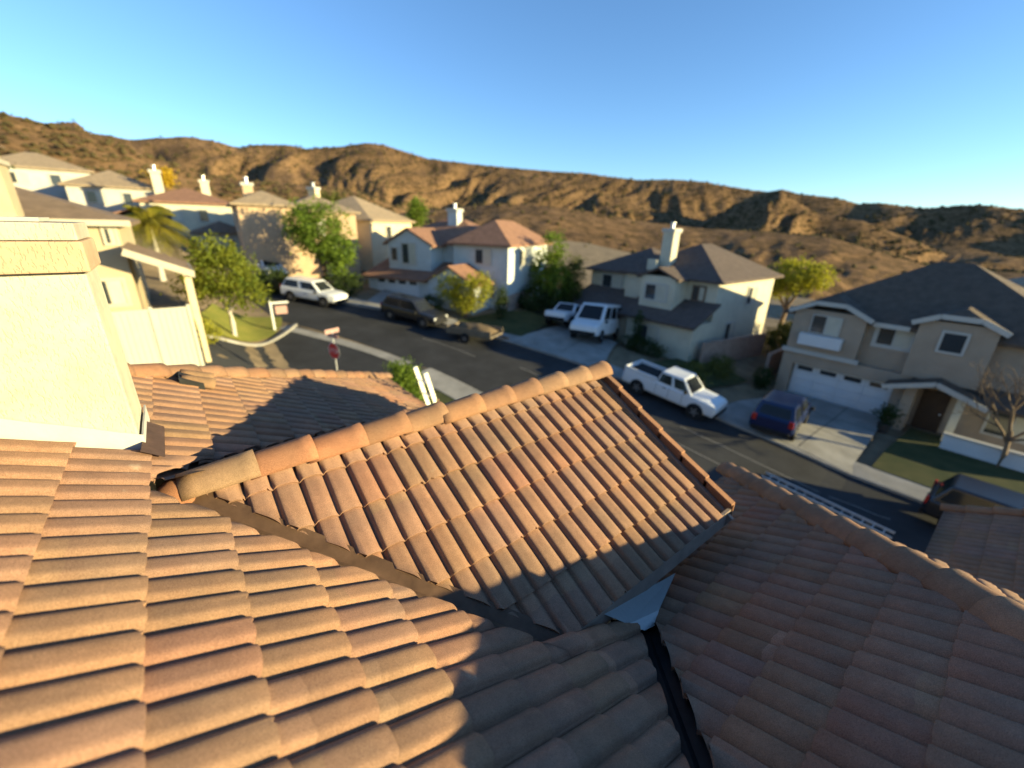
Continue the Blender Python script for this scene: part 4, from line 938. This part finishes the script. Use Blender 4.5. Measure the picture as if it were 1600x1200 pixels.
def cabin(parent,pts,w0,w1,m,glass=True,nside=2):
    """pts: side outline [(x,z)...] rear-bottom, rear-top, front-top, front-bottom"""
    (xa,za),(xb,zb),(xc,zc_),(xd,zd)=pts
    bm=B(); L=[(xa,-w0,za),(xb,-w1,zb),(xc,-w1,zc_),(xd,-w0,zd)]; Rr=[(p[0],-p[1],p[2]) for p in L]
    a=[bm.verts.new(p) for p in L];b=[bm.verts.new(p) for p in Rr]
    bm.faces.new(a);bm.faces.new(b[::-1])
    for k in range(4): bm.faces.new([a[k],b[k],b[(k+1)%4],a[(k+1)%4]])
    bmesh.ops.recalc_face_normals(bm,faces=bm.faces); bmesh.ops.bevel(bm,geom=bm.edges[:],offset=.07,segments=3,affect='EDGES',profile=.6)
    c=link('cab',bm,m,parent,smooth=False)
    def quad(name,ps,push):
        bm=B(); ps=[Vector(p) for p in ps]; n=(ps[1]-ps[0]).cross(ps[2]-ps[0]).normalized(); n=n if n.dot(Vector(push))>0 else -n
        f=bm.faces.new([bm.verts.new(p+n*.012) for p in ps]); bmesh.ops.solidify(bm,geom=[f],thickness=.02); link(name,bm,M['pane'],parent)
    def lerp(p,q,t): return tuple(p[i]+(q[i]-p[i])*t for i in range(3))
    def inset(q,tb,tt,ta,tc):
        bl,tl,tr,br=q
        l0=lerp(bl,tl,tb);l1=lerp(bl,tl,1-tt);r0=lerp(br,tr,tb);r1=lerp(br,tr,1-tt)
        return [lerp(l0,r0,ta),lerp(l1,r1,ta),lerp(l1,r1,1-tc),lerp(l0,r0,1-tc)]
    for s,q in ((-1,L),(1,Rr)):
        bl,tl,tr,br=q
        for k in range(nside):
            t0=k/nside;t1=(k+1)/nside; qq=[lerp(bl,br,t0),lerp(tl,tr,t0),lerp(tl,tr,t1),lerp(bl,br,t1)]
            quad('side_window',inset(qq,.15,.16,.09,.09),(0,s,0))
    quad('windscreen',inset([Rr[3],Rr[2],L[2],L[3]],.1,.12,.1,.1),(1,0,.3)); quad('rear_window',inset([L[0],L[1],Rr[1],Rr[0]],.2,.2,.12,.12),(-1,0,.3))
    return c
def lamps(v,xf,xr,w,zf,zr_):
    for s in (-1,1):
        bm=B(); box(bm,xf-.06,xf+.012,s*w*.72-.16,s*w*.72+.16,zf-.08,zf+.08,bev=.02); link('headlight',bm,M['lamp_clear'],v)
        bm=B(); box(bm,xr-.012,xr+.06,s*w*.82-.1,s*w*.82+.1,zr_-.16,zr_+.16,bev=.02); link('tail_light',bm,M['lamp_red'],v)
    bm=B(); box(bm,xf-.04,xf+.01,-w*.42,w*.42,zf-.12,zf+.06); link('grille',bm,M['rubber'],v)
def vehicle(name,label,cat,x,y,heading,kind,m):
    v=empty(name,(x,y,gz(x,y)+.03),0,label,cat)
    # tilt with the slope of the road
    hx,hy=math.cos(heading),math.sin(heading); sl_=(gz(x+hx,y+hy)-gz(x-hx,y-hy))/2
    v.rotation_euler=(0,-math.atan(sl_),heading)
    m=M[m]
    if kind=='pickup':
        L=5.7; w=.98; bm=B()
        loft(bm,[sec(-2.85,w*.95,.5,1.15),sec(-2.75,w,.42,1.22),sec(-.9,w,.40,1.22),sec(.9,w,.40,1.20),sec(1.2,w,.42,1.18),sec(2.3,w*.98,.42,1.12),sec(2.75,w*.93,.42,1.05),sec(2.88,w*.82,.5,.95)]); body=link('body',bm,m,v)
        bm=B(); box(bm,-2.66,-.75,-.82,.82,1.222,1.235); link('bed_floor',bm,M['rubber'],v)
        for s in (-1,1):
            bm=B(); box(bm,-2.8,-.7,s*.93-.05,s*.93+.05,1.19,1.42,bev=.02); link('bed_side',bm,m,v)
        bm=B(); box(bm,-2.84,-2.76,-.88,.88,.75,1.40,bev=.02); link('tailgate',bm,m,v)
        cabin(v,[(-.72,1.15),(-.55,1.86),(.75,1.86),(1.45,1.15)],.93,.76,m); lamps(v,2.86,-2.86,w,.82,1.0); wr=.40; ax=(-1.75,1.85)
    elif kind=='van':
        L=5.6; w=1.0; bm=B()
        loft(bm,[sec(-2.8,w*.94,.45,1.3),sec(-2.7,w,.38,1.35),sec(1.6,w,.38,1.35),sec(2.3,w*.97,.4,1.2),sec(2.7,w*.9,.42,1.05),sec(2.8,w*.8,.5,.9)]); link('body',bm,m,v)
        cabin(v,[(-2.72,1.25),(-2.6,2.35),(1.0,2.35),(1.95,1.25)],.97,.82,m,nside=3); lamps(v,2.78,-2.78,w,.8,1.1); wr=.36; ax=(-1.7,1.75)
    elif kind=='suv':
        w=.94; bm=B()
        loft(bm,[sec(-2.3,w*.9,.5,1.0),sec(-2.2,w,.4,1.08),sec(.9,w,.36,1.06),sec(1.8,w*.97,.38,1.0),sec(2.2,w*.9,.4,.92),sec(2.33,w*.78,.48,.8)]); link('body',bm,m,v)
        cabin(v,[(-2.2,1.0),(-1.85,1.68),(.35,1.68),(1.15,1.0)],.9,.72,m); lamps(v,2.31,-2.31,w,.75,.95); wr=.36; ax=(-1.4,1.42)
    else:
        w=.88; bm=B()
        loft(bm,[sec(-2.15,w*.86,.45,.86),sec(-2.0,w*.97,.36,.95),sec(-.9,w,.32,.96),sec(.8,w,.32,.94),sec(1.6,w*.96,.34,.86),sec(2.05,w*.88,.36,.76),sec(2.18,w*.72,.42,.66)]); link('body',bm,m,v)
        cabin(v,[(-1.7,.9),(-1.0,1.42),(.25,1.42),(1.15,.9)],.84,.64,m); lamps(v,2.16,-2.16,w,.64,.78); wr=.32; ax=(-1.3,1.35)
    for a in ax:
        for s in (-1,1): wheel(v,a,s*(w+.01),wr)
    big=kind in('pickup','van')
    xf={'pickup':2.88,'van':2.8,'suv':2.33}.get(kind,2.18); zb=.52 if big else .42
    for xx,mm_ in ((xf-.05,'rubber'),(-xf-.03,'alu' if kind=='pickup' else 'rubber')):
        bm=B(); box(bm,xx,xx+.1,-w*.84,w*.84,zb-.1,zb+.12,bev=.03); link('bumper',bm,M[mm_],v)
    mz=1.3 if big else 1.0; mx_={'pickup':1.15,'van':1.6,'suv':.85}.get(kind,.8)
    for s in (-1,1):
        bm=B(); box(bm,mx_-.07,mx_+.07,s*(w+.12)-.09,s*(w+.12)+.09,mz-.08,mz+.09,bev=.03); link('wing_mirror',bm,M['rubber'] if kind!='car' else m,v)
        bm=B()
        for dx in ((-.62,.18,1.0) if kind=='pickup' else (-.9,.1,1.0)): box(bm,dx-.008,dx+.008,s*(w-.004)-.008,s*(w-.004)+.008,.5,mz-.2)
        link('door_seam',bm,M['rubber'],v)
        bm=B(); box(bm,-.2,-.02,s*(w+.005)-.012,s*(w+.005)+.012,mz-.28,mz-.24); link('door_handle',bm,M['rubber'],v)
    return v
# headings: +Y is uphill along the street
pk=vehicle('pickup_truck','white pickup truck parked at the far kerb beyond the gable roof','pickup',19.85,10.9,R_(-84),'pickup','paint_white'); pk.scale=(.91,.93,.93)
vn=vehicle('camper_van','white van parked on the driveway of the cream house','van',24.2,20.1,R_(-158),'van','paint_white'); vn.scale=(1.12,1.1,1.1)
vehicle('pickup_truck','white pickup parked left of the white van on the driveway','pickup',24.4,23.2,R_(-160),'pickup','paint_white')
vehicle('small_car','dark blue hatchback at the kerb beside the beige house driveway','car',22.9,6.4,R_(8),'suv','paint_blue')
vehicle('saloon_car','dark car partly hidden behind the lower right roof','car',20.1,-1.9,R_(-90),'suv','paint_black')
vehicle('suv','white sport utility vehicle parked beneath the big green tree','car',8.2,34.8,R_(-52),'suv','paint_white')
vehicle('suv','black sport utility vehicle parked before the terracotta-roofed house','car',13.1,27.9,R_(-62),'suv','paint_black')
vehicle('saloon_car','pale car parked farther up the street beyond the white vehicle','car',6.6,43.0,R_(-78),'car','paint_white')
# covered trailer by the kerb
tr=empty('utility_trailer',G(15.1,22.9),R_(-64),'brown flat trailer with a tan cover parked at the kerb behind the black vehicle','trailer')
bm=B(); box(bm,-1.7,1.7,-.85,.85,.5,.62); link('bed',bm,M['paint_tan'],tr)
bm=B(); 
for s in (-1,1): box(bm,-1.7,1.7,s*.85-.03,s*.85+.03,.62,.95)
box(bm,-1.73,-1.67,-.82,.82,.62,.95); link('side_rail',bm,M['paint_tan'],tr)
bm=B(); bmesh.ops.create_grid(bm,x_segments=16,y_segments=10,size=1)
for v in bm.verts:
    x,y=v.co.x,v.co.y; v.co=Vector((x*1.55,y*.78,.72+.42*(1-abs(x)**3)*(1-abs(y)**3)+.08*noise.noise(Vector((x*3,y*3,0)))))
link('cover',bm,M['cover'],tr,smooth=True)
bm=B(); beam(bm,(1.7,.4,.5),(2.6,0,.48),.06,.08); beam(bm,(1.7,-.4,.5),(2.6,0,.48),.06,.08); link('drawbar',bm,M['rubber'],tr)
for s in (-1,1): wheel(tr,-.2,s*.98,.3,.18)
# ------------------------------------------------------------------ hills
MAIN=[(-60,58),(-35,60),(-14.6,61.2),(-11.7,64.9),(-8.4,68.3),(-7.1,66.9),(-6.0,65.7),(-4.0,69.0),(-3.5,63.3),(-0.6,61.7),(1.1,64.2),(3.7,68.0),(5.8,67.3),(7.9,64.1),(9.7,67.4),(12.8,69.7),(14.6,68.1),(18.0,71.8),(20.8,76.6),(22.9,76.2),(25.1,72.1),(28.0,67.0),(32.6,64.8),(38.1,62.4),(43.7,60.0),(47.6,58.8),(50.7,55.6),(53.7,53.5),(57.3,54.0),(60.9,51.7),(64.3,46.7),(67.5,42.9),(68.8,44.8),(70.5,41.2),(73.4,38.5),(75.7,33.6),(77.6,33.9),(79.6,31.1),(81.0,30.2),(83.1,31.8),(84.6,32.0),(86.2,29.5),(87.0,28.7),(90.4,25.9),(94.7,22.4),(120,20)]
L2=[(40,4),(46,20),(48.5,28.7),(52.5,25.7),(56.4,19.4),(61.6,15.0),(64,21),(66.4,26.0),(68.8,29.4),(72.7,18.8),(76.6,16.2),(80.4,9.4),(83.5,2.7),(86.6,3.7),(90.0,2.4),(120,2)]
L3=[(15,4),(22,11),(25.4,12.7),(30.2,13.9),(36.6,15.6),(43.1,15.3),(48.0,14.1),(54.3,11.9),(61.7,10.4),(68.4,10.0),(74.4,9.0),(78.9,6.2),(81.0,4.7),(83.9,3.0),(87.0,3.6),(120,3)]
L4=[(-60,27),(-30,28),(-14.5,29.7),(-11.7,30.8),(-8.4,31.5),(-6.4,30.6),(-3.7,30.3),(-1.8,28.2),(0.8,25.4),(5.1,21.5),(10.3,20.8),(15.5,20.8),(19.6,19.4),(25.4,13.7),(32,5),(120,-5)]
def layer(az,r,tab,Rr,wf,wb,amp,k,seed,sw=.0):
    H=interp(az,tab); 
    if r<Rr:
        t=(r-(Rr-wf))/wf
        if t<=0: return -9
        s=t**.85; g=4*t*(1-t)
    else:
        t=(r-Rr)/wb
        if t>=1: return -9
        s=1-t*t; g=min(1,4*t)
    base=-3; wv=noise.noise(Vector((az*k*.6+seed,t*1.6,seed+21)))*1.1; x=az*k+seed+sw*(1-t)*2+wv
    a=abs(noise.noise(Vector((x*.7,t*1.3,seed))))*1.3+.55*abs(noise.noise(Vector((x*1.7,t*2.1,seed+5))))+.3*abs(noise.noise(Vector((x*4.1,t*4.5,seed+7)))); f=noise.noise(Vector((x*5,t*7,seed+9)))
    f2=noise.noise(Vector((x*13,t*17,seed+3)))
    return base+(H-base)*s-amp*g*(a-.12)+f*amp*.16*(.15+g)+f2*amp*.05
nr,na=150,640
rs=[46*(640/46)**(i/nr) for i in range(nr+1)]; v=[];f=[]
for i in range(na+1):
    az=-40+150*i/na; sa,ca=math.sin(R_(az)),math.cos(R_(az))
    for r0 in rs:
        z=max(layer(az,r0,MAIN,450,200-90*smooth_(az,42,60),200,11.5,.2,3.,.5),layer(az,r0,L2,265,78,140,8,.24,11.,.6),layer(az,r0,L3,130,80,70,2.0,.07,23.,.3),layer(az,r0,L4,170,72,150,3.4,.10,37.,.3))
        if z<-3: z=-6 if r0<300 else -3
        v.append((sa*r0,ca*r0,z))
for i in range(na):
    for j in range(nr): q=i*(nr+1)+j; f.append((q,q+nr+1,q+nr+2,q+1))
mh=mat('dry_hillside',(.125,.078,.043),1.,0,.02,col2=(.245,.152,.083),detail=9,spec=.05); nt=mh.node_tree
n2=nt.nodes.new('ShaderNodeTexNoise'); n2.inputs['Scale'].default_value=.35; n2.inputs['Detail'].default_value=8; n2.inputs['Roughness'].default_value=.75
tc=nt.nodes.new('ShaderNodeTexCoord'); nt.links.new(tc.outputs['Object'],n2.inputs['Vector'])
rp=nt.nodes.new('ShaderNodeValToRGB'); rp.color_ramp.elements[0].position=.44; rp.color_ramp.elements[1].position=.56; rp.color_ramp.elements[0].color=(.52,.53,.47,1); rp.color_ramp.elements[1].color=(1.1,1.05,1,1)
nt.links.new(n2.outputs['Fac'],rp.inputs['Fac']); mx=nt.nodes.new('ShaderNodeMixRGB'); mx.blend_type='MULTIPLY'; mx.inputs[0].default_value=1
bs=nt.nodes['Principled BSDF']; src=bs.inputs['Base Color'].links[0].from_socket; nt.links.new(src,mx.inputs[1]); nt.links.new(rp.outputs['Color'],mx.inputs[2]); nt.links.new(mx.outputs['Color'],bs.inputs['Base Color'])
bp=nt.nodes.new('ShaderNodeBump'); bp.inputs['Strength'].default_value=.7; bp.inputs['Distance'].default_value=.8; nt.links.new(n2.outputs['Fac'],bp.inputs['Height']); nt.links.new(bp.outputs['Normal'],bs.inputs['Normal'])
hv=v
tag(link('hills',(v,f),mh,smooth=True),kind='structure')
# chaparral scrub on the slopes: nobody could count it
r=random.Random(5); sv=[];sf=[]
for _ in range(85000):
    i=r.randrange(60,na); j=r.randrange(8,nr); p=hv[i*(nr+1)+j]
    if p[2]<3: continue
    d=math.hypot(p[0],p[1])
    if d>470 or (d<132 and r.random()<.96): continue
    dens=noise.noise(Vector((p[0]*.02,p[1]*.02,2)))*.5+noise.noise(Vector((p[0]*.07,p[1]*.07,7)))*.35
    if dens+r.uniform(-.45,.45)<-.04: continue
    q=hv[min(i+1,na)*(nr+1)+min(j+1,nr)]; t=r.random(); x=p[0]+(q[0]-p[0])*t; y=p[1]+(q[1]-p[1])*r.random(); z=p[2]+(q[2]-p[2])*t
    s=r.uniform(.3,.95)*(.6+d/450); b=len(sv)
    for k,(dx,dy,dz_) in enumerate(((1,0,.2),(.2,1,.3),(-1,.1,.2),(0,-1,.25),(.1,.1,1.1),(.75,.7,.55),(-.7,.6,.6),(-.6,-.7,.5),(.7,-.6,.6))):
        g=r.uniform(.7,1.25); sv.append((x+dx*s*g,y+dy*s*g,z-.2*s+dz_*s*g))
    for a_ in ((0,5,8),(5,1,6),(5,6,4),(6,2,7),(6,7,4),(7,3,8),(7,8,4),(8,5,4),(0,1,5),(1,2,6),(2,3,7),(3,0,8)): sf.append(tuple(b+c for c in a_))
ms=mat('chaparral',(.04,.038,.016),1.,0,.03,col2=(.105,.08,.038),spec=.05)
tag(link('chaparral_scrub',(sv,sf),ms),kind='stuff')
# ------------------------------------------------------------------ sky, sun, camera
SUNE=9.3; sx,sy=.58,-.81
S=bpy.context.scene
w=bpy.data.worlds.new('World'); S.world=w; w.use_nodes=True; nt=w.node_tree; bg=nt.nodes['Background']
sk=nt.nodes.new('ShaderNodeTexSky'); sk.sky_type='NISHITA'; sk.sun_disc=False; sk.sun_elevation=R_(SUNE); sk.sun_rotation=math.atan2(sx,sy)
sk.air_density=1.05; sk.dust_density=.05; sk.ozone_density=3.8; sk.altitude=1300
nt.links.new(sk.outputs[0],bg.inputs['Color']); bg.inputs['Strength'].default_value=.112
sun=bpy.data.lights.new('sun','SUN'); sun.energy=5.0; sun.angle=R_(.53); sun.color=(1,.84,.43)
so=bpy.data.objects.new('sun',sun); C.objects.link(so)
d=Vector((sx*math.cos(R_(SUNE)),sy*math.cos(R_(SUNE)),math.sin(R_(SUNE)))); so.rotation_euler=d.to_track_quat('Z','Y').to_euler(); so.location=(20,-30,40)
cam=bpy.data.cameras.new('camera'); co=bpy.data.objects.new('camera',cam); C.objects.link(co); S.camera=co
cam.sensor_width=36; cam.lens=648.39/1600*36; cam.clip_start=.05; cam.clip_end=3000
TH=R_(51.0999); PT=.363564973; RL=.0287857386
# camera axes in (right, forward, up) then turned into the roof-aligned world
def toW(v): return Vector((v[0]*math.sin(TH)+v[1]*math.cos(TH), -v[0]*math.cos(TH)+v[1]*math.sin(TH), v[2]))
Rv=Vector((1,0,0)); Fv=Vector((0,math.cos(PT),-math.sin(PT))); Uv=Rv.cross(Fv)
R2=Rv*math.cos(RL)+Uv*math.sin(RL); U2=-Rv*math.sin(RL)+Uv*math.cos(RL)
R2,U2,F2=toW(R2),toW(U2),toW(Fv)
mw=Matrix(((R2.x,U2.x,-F2.x,0),(R2.y,U2.y,-F2.y,0),(R2.z,U2.z,-F2.z,CAMZ),(0,0,0,1))); co.matrix_world=mw
cam.dof.use_dof=True; cam.dof.focus_distance=2.5; cam.dof.aperture_fstop=.64
S.view_settings.view_transform='Standard'; S.view_settings.look='None'; S.view_settings.gamma=1; S.view_settings.exposure=1.52

# repeats of a kind share a group
GR={'stucco_house':'houses along and above the street','broadleaf_tree':'broadleaf trees in the neighbourhood','cypress_tree':'narrow cypresses by the houses','shrub':'shrubs in the front gardens','suv':'cars parked along the street','saloon_car':'cars parked along the street','small_car':'cars parked along the street','pickup_truck':'white pickup trucks','block_wall':'brown block walls between the lots'}
for o in bpy.data.objects:
    k=o.name.split('.')[0]
    if o.parent is None and k in GR: o['group']=GR[k]
